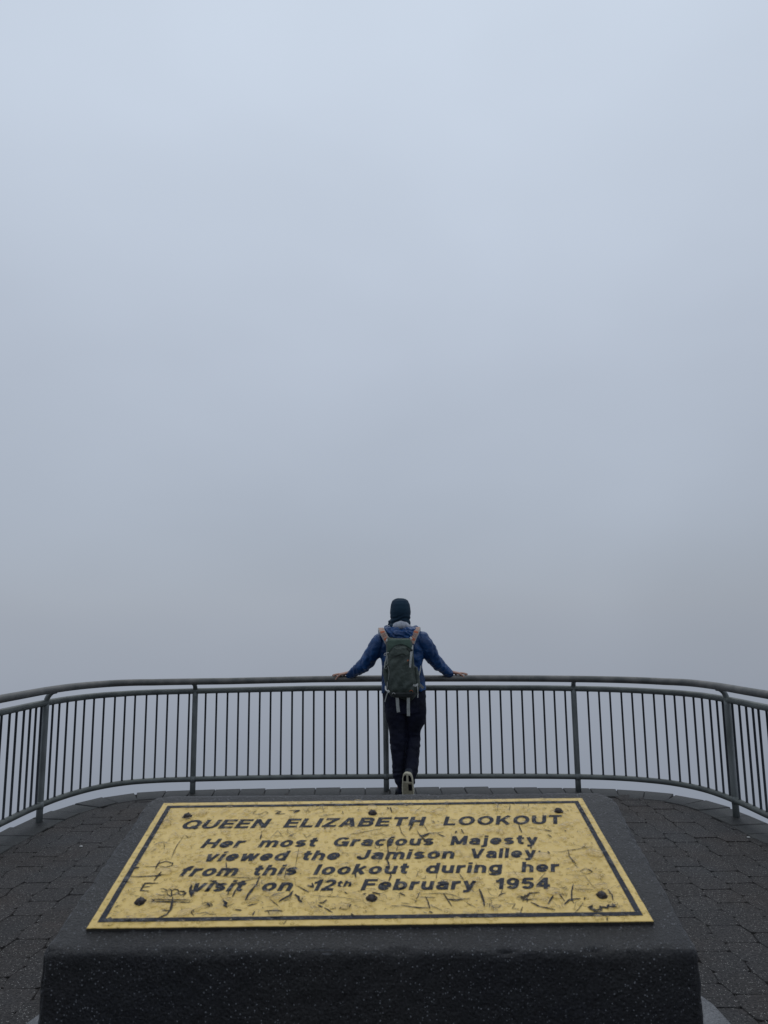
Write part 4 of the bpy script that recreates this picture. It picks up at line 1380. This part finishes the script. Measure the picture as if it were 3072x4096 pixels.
def hoodfold(co, n):
    zz = co.z - hc.z
    a = fbm(co, 11, 3) * .0035
    if zz < -.02:
        a += .0040 * math.sin(co.z * 150 + math.sin(co.x * 26) * 2.4 + fbm(co, 8, 2) * 4) * min(1, (-.02 - zz) / .04)
    return a
push(me, hoodfold)
hood = hpart('hood', me, M_hood)
# ---- trousers
bm = bmesh.new()
rows = [(2752, 1530, 1702, .118), (2780, 1532, 1702, .120), (2820, 1536, 1704, .122), (2850, 1540, 1704, .118)]
P_, R_ = [], []
for v, a, c, dpt in rows:
    cc, hw_ = sec(v, a, c, PY0)
    P_.append(cc)
    R_.append((hw_, dpt))
tube(bm, P_, R_, 30, power=2.4)
def leg(rows):
    P_, R_ = [], []
    for v, a, c, dpt, y in rows:
        cc, hw_ = sec(v, a, c, y)
        P_.append(cc)
        R_.append((hw_, dpt))
    tube(bm, P_, R_, 24, power=2.3)
leg([(2830, 1538, 1622, .10, 6.71), (2860, 1542, 1624, .10, 6.71), (2893, 1549, 1624, .098, 6.72), (2950, 1558, 1624, .092, 6.73), (3000, 1563, 1623, .085, 6.735), (3060, 1569, 1620, .075, 6.73), (3119, 1577, 1619, .070, 6.72), (3146, 1588, 1618, .068, 6.715), (3166, 1591, 1619, .066, 6.71), (3176, 1591, 1619, .066, 6.71)])
leg([(2830, 1618, 1704, .10, 6.72), (2858, 1618, 1703, .10, 6.73), (2883, 1618, 1698, .098, 6.745), (2910, 1619, 1684, .092, 6.76), (2945, 1620, 1681, .088, 6.775), (2975, 1621, 1682, .086, 6.76), (3010, 1621, 1678, .080, 6.73), (3057, 1620, 1673, .072, 6.69), (3095, 1618, 1668, .066, 6.65), (3115, 1624, 1664, .060, 6.635), (3140, 1634, 1657, .050, 6.63)])
tm = fused('trousers', bm, .006, 3)
def tfold(co, n):
    a = fbm(co, 6, 3) * .010 + .006 * (abs(fbm(co, 13, 3)) - .25)
    if .36 < co.z < .60:
        a += .0035 * math.sin(co.z * 75 + co.x * 40 + fbm(co, 9, 2) * 5) * math.sin((co.z - .36) / .24 * math.pi)
    if co.z < .26:
        a += .0035 * math.sin(co.z * 90 - co.x * 50 + fbm(co, 9, 2) * 4)
    return a
push(tm, tfold)
trousers = hpart('trousers', tm, M_trouser)
# ---- shoes
def shoe_local():
    """length along +Y (toe), sole on z=0; returns upper"""
    bm_ = bmesh.new()
    st = [(-.145, .020, .030, .050), (-.135, .032, .052, .062), (-.10, .037, .060, .060), (-.05, .036, .058, .055), (0, .040, .050, .045), (.06, .048, .038, .034), (.11, .046, .028, .026), (.14, .034, .020, .020), (.15, .018, .012, .014)]
    rings = []
    for y, w, h, zc_ in st:
        rings.append([bm_.verts.new((w * math.copysign(abs(math.cos(t_)) ** .8, math.cos(t_)), y, zc_ + h * (math.sin(t_) if math.sin(t_) > 0 else max(-1, math.sin(t_) * 1.2) * min(1, (zc_ - .02) / h + .2)))) for t_ in [2 * math.pi * k / 18 for k in range(18)]])
    for U, V in zip(rings, rings[1:]):
        for k in range(18):
            bm_.faces.new((U[k], U[(k + 1) % 18], V[(k + 1) % 18], V[k]))
    bm_.faces.new(rings[0][::-1])
    bm_.faces.new(rings[-1])
    return bm_
def sole_outline(n=28, s_=1.0):
    o_ = []
    for k in range(n):
        t_ = 2 * math.pi * k / n
        y = -math.cos(t_) * .152
        f = (y + .152) / .304
        w = .053 + .003 * math.sin(math.pi * max(0, (f - .35) / .65)) - .002 * math.exp(-((f - .42) / .12) ** 2)
        x = math.copysign(abs(math.sin(t_)) ** .5, math.sin(t_)) * w
        o_.append((x * s_, y * s_))
    return o_
def sole_mesh(z0, z1, ins=0, s_=1.0):
    bm_ = bmesh.new()
    o_ = sole_outline(s_=s_)
    A_ = [bm_.verts.new((x * .93, y * .975, z0)) for x, y in o_]
    B_ = [bm_.verts.new((x, y, z0 + .006)) for x, y in o_]
    C2 = [bm_.verts.new((x * .97, y * .985, z1)) for x, y in o_]
    for U, V in ((A_, B_), (B_, C2)):
        for k in range(len(U)):
            bm_.faces.new((U[k], U[(k + 1) % len(U)], V[(k + 1) % len(U)], V[k]))
    bm_.faces.new(A_[::-1])
    bm_.faces.new(C2)
    return bm_
M_tan = mat('tan_tread', (.34, .31, .22), .7, vary=(.24, .215, .15), vscale=45)
def shoe(Mw, sole_mt=None):
    u_ = from_bm('shoe', shoe_local(), M_shoe, None, True)
    u_.parent = person
    u_.matrix_world = Mw
    u_.matrix_parent_inverse = Matrix.Translation((-.13, -PY0, 0))
    u_.matrix_basis = Mw
    s2 = from_bm('sole', sole_mesh(0, .026), sole_mt or M_cream, u_)
    def pad(name, poly, z=-.003, mt=M_black):
        bm_ = bmesh.new()
        a_ = [bm_.verts.new((x, y, z)) for x, y in poly]
        b_ = [bm_.verts.new((x, y, .004)) for x, y in poly]
        bm_.faces.new(a_[::-1])
        bm_.faces.new(b_)
        for k in range(len(a_)):
            j = (k + 1) % len(a_)
            bm_.faces.new((a_[k], a_[j], b_[j], b_[k]))
        from_bm(name, bm_, mt, u_)
    # heel is at -Y: two dark quarter-round pads, a cream groove between, one dark square under the arch
    for sx in (-1, 1):
        pad('tread_pad', [(sx * .010, -.132), (sx * .022, -.128), (sx * .033, -.114), (sx * .037, -.096), (sx * .037, -.070), (sx * .011, -.070)])
    pad('tread_pad', [(.006, -.044), (.037, -.044), (.038, .016), (.007, .016)])
    pad('tread', [(-.042, -.058), (.042, -.058), (.043, .06), (.036, .13), (-.036, .13), (-.043, .06)], -.001, M_tan)
    return u_
zf = 0.0
shoe(Matrix.Translation((W(1607, 3160, 6.76).x, 6.79, .005)) @ Matrix.Rotation(R(6), 4, 'Z'), M_black)
# crossed foot up on its toes: sole faces back towards the pedestal
heel = W(1629, 3094, 6.52)
# local +Y (toe) points down, local -Z (sole face) points back (-Y world)
toe_dir = Vector((.03, .36, -1)).normalized()
zdir = Vector((0.22, 1, .36))
zdir = (zdir - toe_dir * zdir.dot(toe_dir)).normalized()
xdir = toe_dir.cross(zdir).normalized()
Ms = Matrix((xdir, toe_dir, zdir)).transposed().to_4x4()
Ms.translation = heel + toe_dir * .147
shoe(Ms)

# ------------------------------------------------------------------ backpack
M_bag = mat('grey_green_pack_fabric', (.062, .076, .064), .62, spec=.3, vary=(.040, .052, .046), vscale=9, bump=.018, bscale=11, detail=3)
M_bag_top = mat('green_pack_fabric', (.042, .078, .056), .6, spec=.35, vary=(.034, .062, .046), vscale=9, bump=.004, bscale=13)
M_bag_dark = mat('dark_pack_base', (.016, .020, .020), .7, vary=(.022, .026, .025), vscale=12, bump=.003, bscale=15)
M_web = mat('grey_webbing', (.36, .37, .355), .75, vary=(.27, .28, .27), vscale=60, bump=.0006, bscale=400)
M_strap = mat('tan_strap_foam', (.42, .27, .21), .8, vary=(.33, .22, .18), vscale=40)
M_orange = mat('orange_strap_trim', (.42, .11, .045), .75)
M_dot = mat('strap_hole', (.10, .085, .085), .8)
M_buckle = mat('pale_buckle', (.50, .50, .48), .4)
bag = tag(empty('backpack', (.13, 6.55, .9)), 'grey-green hiking backpack with grey webbing straps worn by the person', 'backpack')
def bpart(name, bm, mt, parent=None, smooth=True):
    o = from_bm(name, bm, mt, None, smooth)
    o.parent = parent or bag
    o.matrix_parent_inverse = Matrix.Translation((-.13, -6.55, -.9)) if not parent else Matrix()
    return o
BY = 6.50                                             # middle of the bag
brow = [(2553, 1558, 1636, .045), (2555, 1551, 1643, .060), (2560, 1546, 1646, .070), (2580, 1543, 1650, .082), (2610, 1544, 1653, .090), (2650, 1543, 1656, .096), (2690, 1543, 1663, .100),
        (2725, 1544, 1668, .100), (2752, 1549, 1671, .098), (2772, 1556, 1668, .092), (2785, 1563, 1661, .080), (2792, 1573, 1651, .055), (2794, 1582, 1640, .03)]
prof = []
for v, a, c, d in brow:
    cc, hw_ = sec(v, a, c, BY)
    prof.append((cc.z, cc.x, hw_, d))
def bag_y(x, z):
    """front (camera side) of the bag"""
    for (z0, x0, w0, d0), (z1, x1, w1, d1) in zip(prof, prof[1:]):
        if z1 <= z <= z0:
            f = (z0 - z) / (z0 - z1)
            xc, w, d = x0 + (x1 - x0) * f, w0 + (w1 - w0) * f, d0 + (d1 - d0) * f
            q_ = min(.999, abs(x - xc) / w)
            return BY - d * (1 - q_ ** 3.2) ** (1 / 3.2)
    return BY - .05
bm = bmesh.new()
dense = []
for (z0, x0, w0, d0), (z1, x1, w1, d1) in zip(prof, prof[1:]):
    nn = max(1, int((z0 - z1) / .008))
    for k in range(nn):
        f = k / nn
        dense.append((z0 + (z1 - z0) * f, x0 + (x1 - x0) * f, w0 + (w1 - w0) * f, d0 + (d1 - d0) * f))
dense.append(prof[-1])
tube(bm, [Vector((x, BY, z)) for z, x, w, d in dense], [(w, d) for z, x, w, d in dense], 64, power=3.2)
bmesh.ops.recalc_face_normals(bm, faces=bm.faces[:])
for v in bm.verts:
    v.normal_update()
ztop, zbot = prof[0][0], prof[-1][0]
def bagfold(co):
    zz = (ztop - co.z) / (ztop - zbot)
    a = fbm(co, 9, 3) * .006
    if .3 < zz < .95:
        a += .004 * math.sin(co.x * 55 + (co.z) * 28 + fbm(co, 6, 2) * 4) * math.sin((zz - .3) / .65 * math.pi)
    return a
offs = [(v, v.normal.copy()) for v in bm.verts]
for v, nn in offs:
    v.co += nn * bagfold(v.co)
bagbody = bpart('pack_body', bm, M_bag)
def patch(name, fn, mt, u0, u1, v0, v1, off, nu=40, nv=40, edge=.12, fold=0, drape=0):
    """fabric panel lying on the bag; fn(fu, fv) -> (u, v) in photo measures"""
    bm_ = bmesh.new()
    G = []
    for j in range(nv + 1):
        row = []
        for i in range(nu + 1):
            fu, fv = i / nu, j / nv
            u, v = fn(fu, fv)
            p = W(u, v, BY - .09)
            y = bag_y(p.x, p.z)
            p = W(u, v, y)
            y = bag_y(p.x, p.z)
            e = min(1, min(fu, 1 - fu, fv, 1 - fv) / edge)
            e = e * (2 - e)
            d = off * e + (fold * e * (fbm(p, 14, 3) + .6 * math.sin(p.x * 70 - p.z * 35 + fbm(p, 7, 2) * 4)) if fold else 0) + .003
            d += max(0, bagfold(Vector((p.x, y, p.z)))) + .001
            row.append(bm_.verts.new(Vector((p.x, y - d, p.z))))
        G.append(row)
    for j in range(nv):
        for i in range(nu):
            bm_.faces.new((G[j][i], G[j][i + 1], G[j + 1][i + 1], G[j + 1][i]))
    # turned-in rim
    rim = G[0] + [r_[-1] for r_ in G[1:]] + G[-1][-2::-1] + [r_[0] for r_ in G[-2:0:-1]]
    rb = [bm_.verts.new(v_.co + Vector((0, .012, 0))) for v_ in rim]
    for k in range(len(rim)):
        j = (k + 1) % len(rim)
        bm_.faces.new((rim[k], rb[k], rb[j], rim[j]))
    return bpart(name, bm_, mt)
def bag_lr(v):
    for (v0, a0, c0, _), (v1, a1, c1, _) in zip(brow, brow[1:]):
        if v0 <= v <= v1:
            f = (v - v0) / (v1 - v0)
            return a0 + (a1 - a0) * f, c0 + (c1 - c0) * f
    return brow[-1][1:3]
# green lid round the front panel
def lid_fn(fu, fv):
    arch = 2578 + 34 * abs(fu - .56) ** 2.1 * 4.0
    v = 2557 + (min(arch, 2612) - 2557) * fv
    a, c = bag_lr(min(v, 2780))
    return a + 5 + (c - a - 9) * fu, v
patch('lid', lid_fn, M_bag_top, 0, 0, 0, 0, .004, 40, 24, .1)
# front panel with an arched top
def front_fn(fu, fv):
    x = fu * 2 - 1
    vt = 2580 + 30 * abs(x) ** 2.4
    v = vt + (2770 - vt) * fv
    a, c = bag_lr(v)
    a = max(a + 10, 1556) if v < 2700 else a + 12
    return a + (c - 12 - a) * fu, v
patch('front_panel', front_fn, M_bag, 0, 0, 0, 0, .010, 56, 90, .10, .007)
# upper pocket flap with its dark mouth
def flap_fn(fu, fv):
    v = 2586 + (2625 - 2586) * fv + 3 * math.sin(fu * 7)
    return 1570 + 6 * (1 - fv) + (60 - 8 * (1 - fv)) * fu, v
patch('pocket_flap', flap_fn, M_bag, 0, 0, 0, 0, .020, 30, 26, .25, .003)
def base_fn(fu, fv):
    v = 2768 + (2791 - 2768) * fv
    a, c = bag_lr(v)
    return a + 5 + (c - a - 10) * fu, v
patch('pack_base', base_fn, M_bag_dark, 0, 0, 0, 0, .014, 36, 12, .2)
def onbag(u, v, off=.016):
    p = W(u, v, BY - .09)
    y = bag_y(p.x, p.z)
    p = W(u, v, y)
    return Vector((p.x, bag_y(p.x, p.z) - off, p.z))
# mouth line of the pocket, and piping round the arch
bm = bmesh.new()
tube(bm, [onbag(1567 + 5 * k, 2626 + (.7 * math.sin(k)), .026) for k in range(13)], .0028, 6)
bpart('pocket_seam', bm, M_bag_dark)
bm = bmesh.new()
tube(bm, [onbag(*front_fn(.02 + .96 * k / 30, .0), .008) for k in range(31)], .0026, 6)
bpart('piping', bm, M_bag_dark)
# side pockets: stretch mesh each side
for sx, pts in ((-1, [(1545, 2655), (1541, 2680), (1544, 2700), (1552, 2745), (1562, 2775)]), (1, [(1664, 2668), (1667, 2700), (1670, 2740), (1668, 2770)])):
    bm = bmesh.new()
    tube(bm, catmull([W(u, v, BY - .02) for u, v in pts], 5), [(.012 + .012 * math.sin(math.pi * k / ((len(pts) - 1) * 5)), .05) for k in range((len(pts) - 1) * 5 + 1)], 14)
    bpart('side_pocket', bm, M_bag)
# shoulder straps over the shoulders, with tan foam, grey binding and orange tabs
def shoulder(pts, side):
    P3 = catmull(pts, 6)
    nr = []
    for i in range(len(P3)):
        t_ = (P3[min(i + 1, len(P3) - 1)] - P3[max(i - 1, 0)]).normalized()
        s_ = Vector((1, .0, 0))
        s_ = (s_ - t_ * s_.dot(t_)).normalized()
        nr.append(t_.cross(s_).normalized() * (1 if t_.cross(s_).z > 0 or t_.cross(s_).y < -.5 else -1))
    bm = bmesh.new()
    ribbon(bm, P3, .056, .010, nr)
    st_ = bpart('shoulder_strap', bm, M_web, None, False)
    def band(name, a_, b_, w, off, mt):
        bm = bmesh.new()
        sub = P3[a_:b_]
        ribbon(bm, [p + n_ * off for p, n_ in zip(sub, nr[a_:b_])], w, .003, nr[a_:b_])
        bpart(name, bm, mt, st_, False)
    n_ = len(P3)
    band('foam', 0, n_ - 2, .044, .0065, M_strap)
    k1, k2 = 2, n_ - 9
    band('orange_tab', 3, 6, .042, .0085, M_orange)
    band('orange_tab', 11, 14, .040, .0085, M_orange)
    for q_, (i_, off) in enumerate(((7, -.009), (7, .009), (9, -.009), (9, .009))):
        bm = bmesh.new()
        s_ = (P3[i_ + 1] - P3[i_]).normalized().cross(nr[i_]).normalized()
        ellipsoid(bm, P3[i_] + nr[i_] * .0085 + s_ * off, (.004, .004, .004), 8, 6)
        bpart('hole', bm, M_dot, st_)
shoulder([W(1553, 2573, 6.56), W(1541, 2549, 6.575), W(1530, 2530, 6.59), W(1525, 2519, 6.64), W(1524, 2514, 6.70), W(1524, 2520, 6.77), W(1528, 2550, 6.83), W(1532, 2600, 6.845)], -1)
shoulder([W(1646, 2573, 6.56), W(1655, 2549, 6.575), W(1664, 2530, 6.59), W(1668, 2517, 6.63), W(1670, 2511, 6.70), W(1670, 2518, 6.77), W(1668, 2550, 6.83), W(1664, 2600, 6.845)], 1)
def strap(name, pts, w, mt=M_web, th=.0025, nrm=Vector((0, -1, 0)), n_=5):
    bm = bmesh.new()
    ribbon(bm, catmull(pts, n_), w, th, nrm)
    return bpart(name, bm, mt, None, False)
# load lifters' buckles
for u, v in ((1548, 2561), (1644, 2553)):
    bm = bmesh.new()
    box(bm, W(u, v, 6.46), (.018, .008, .024), Matrix.Rotation(R(-35 if u > 1600 else 35), 3, 'Y'), .002)
    bpart('buckle', bm, M_buckle)
# right compression strap with its tail
strap('compression_strap', [onbag(1650, 2580, .012), onbag(1649, 2600, .018), onbag(1646, 2625, .024), onbag(1640, 2648, .028)], .014)
strap('strap_tail', [onbag(1645, 2606, .030), onbag(1643, 2625, .034), onbag(1641, 2650, .034), onbag(1640, 2669, .032)], .0185)
bm = bmesh.new()
box(bm, onbag(1646, 2600, .03), (.020, .010, .018), None, .002)
bpart('buckle', bm, M_bag_dark)
bm = bmesh.new()
box(bm, onbag(1631, 2641, .026), (.010, .004, .014), Matrix.Rotation(.7, 3, 'Y'), .001)
bpart('orange_tab', bm, M_orange)
# left side: cords, hanging loop, grey webbing
strap('side_strap', [W(1549, 2600, 6.46), W(1546, 2630, 6.44), W(1540, 2650, 6.44), W(1538, 2668, 6.44)], .012)
bm = bmesh.new()
tube(bm, catmull([W(1556, 2611, 6.415), W(1546, 2612, 6.42), W(1538, 2615, 6.43), W(1537, 2621, 6.43), W(1543, 2622, 6.43), W(1545, 2614, 6.425)], 5), .0022, 6)
bpart('cord_loop', bm, M_buckle)
bm = bmesh.new()
tube(bm, catmull([W(1549, 2622, 6.42), W(1551, 2650, 6.41), W(1543, 2663, 6.42), W(1538, 2668, 6.43), W(1545, 2676, 6.42), W(1552, 2664, 6.41), W(1556, 2690, 6.40), W(1553, 2720, 6.40)], 5), .0016, 6)
bpart('cord', bm, M_web)
bm = bmesh.new()
tube(bm, catmull([W(1537, 2662, 6.44), W(1540, 2690, 6.44), W(1546, 2712, 6.44), W(1549, 2735, 6.43), W(1547, 2755, 6.43)], 5), .0026, 6)
bpart('cord', bm, M_buckle)
bm = bmesh.new()
tube(bm, catmull([W(1654, 2662, 6.44), W(1664, 2668, 6.44), W(1667, 2690, 6.45), W(1672, 2730, 6.45)], 5), .0016, 6)
bpart('cord', bm, M_web)
# hip-level webbing at both sides with buckles
strap('side_strap', [W(1542, 2744, 6.45), W(1543, 2758, 6.42), W(1552, 2766, 6.40)], .011, M_buckle)
strap('strap_tail', [W(1553, 2764, 6.40), W(1547, 2778, 6.40), W(1543, 2792, 6.41), W(1539, 2808, 6.42)], .009)
bm = bmesh.new()
box(bm, W(1554, 2765, 6.395), (.018, .006, .022), Matrix.Rotation(-.6, 3, 'Y'), .002)
bpart('buckle', bm, M_buckle)
strap('side_strap', [W(1652, 2740, 6.395), W(1662, 2742, 6.40), W(1672, 2737, 6.43), W(1678, 2736, 6.47)], .018)
strap('strap_tail', [W(1670, 2744, 6.41), W(1671, 2762, 6.41), W(1672, 2778, 6.42), W(1671, 2791, 6.42)], .009)
strap('hip_strap', [W(1679, 2738, 6.52), W(1687, 2746, 6.55), W(1694, 2753, 6.58)], .024)
strap('hip_strap', [W(1684, 2662, 6.60), W(1681, 2682, 6.58), W(1676, 2702, 6.56), W(1671, 2716, 6.54)], [.004] + [.010] * 14 + [.004], M_web, .003)
# zip pulls and stitch marks low on the pack
for u, v in ((1644, 2760), (1574, 2771)):
    bm = bmesh.new()
    tube(bm, catmull([onbag(u - 6, v + 5, .02), onbag(u - 2, v, .022), onbag(u + 4, v + 1, .022), onbag(u + 7, v + 6, .02)], 4), .0022, 6)
    bpart('zip_pull', bm, M_orange if u > 1600 else M_buckle)
# two long loops of webbing hanging below the pack
strap('webbing_loop', [W(1588, 2786, 6.42), W(1589.5, 2800, 6.42), W(1591, 2825, 6.425), W(1594, 2849, 6.43)], .0285, M_web, .003)
strap('webbing_loop', [W(1633, 2780, 6.42), W(1633.5, 2800, 6.42), W(1633.5, 2830, 6.425), W(1634, 2864, 6.43)], .0275, M_web, .003)
# ------------------------------------------------------------------ litter
for (x, y), lab in (((-2.21, 5.42), 'tiny white scrap on the pavers left of the pedestal'), ((2.624, 5.46), 'small pale crumpled scrap lying on the pavers near the right railing')):
    bm = bmesh.new()
    res = bmesh.ops.create_icosphere(bm, subdivisions=2, radius=.008)
    for v in bm.verts:
        v.co = Vector((v.co.x * 1.6, v.co.y, v.co.z * .5)) * (1 + .4 * noise.noise(v.co * 200))
    o = from_bm('scrap', bm, M_buckle, None, False)
    o.location = (x, y, .006)
    tag(o, lab, 'scrap')
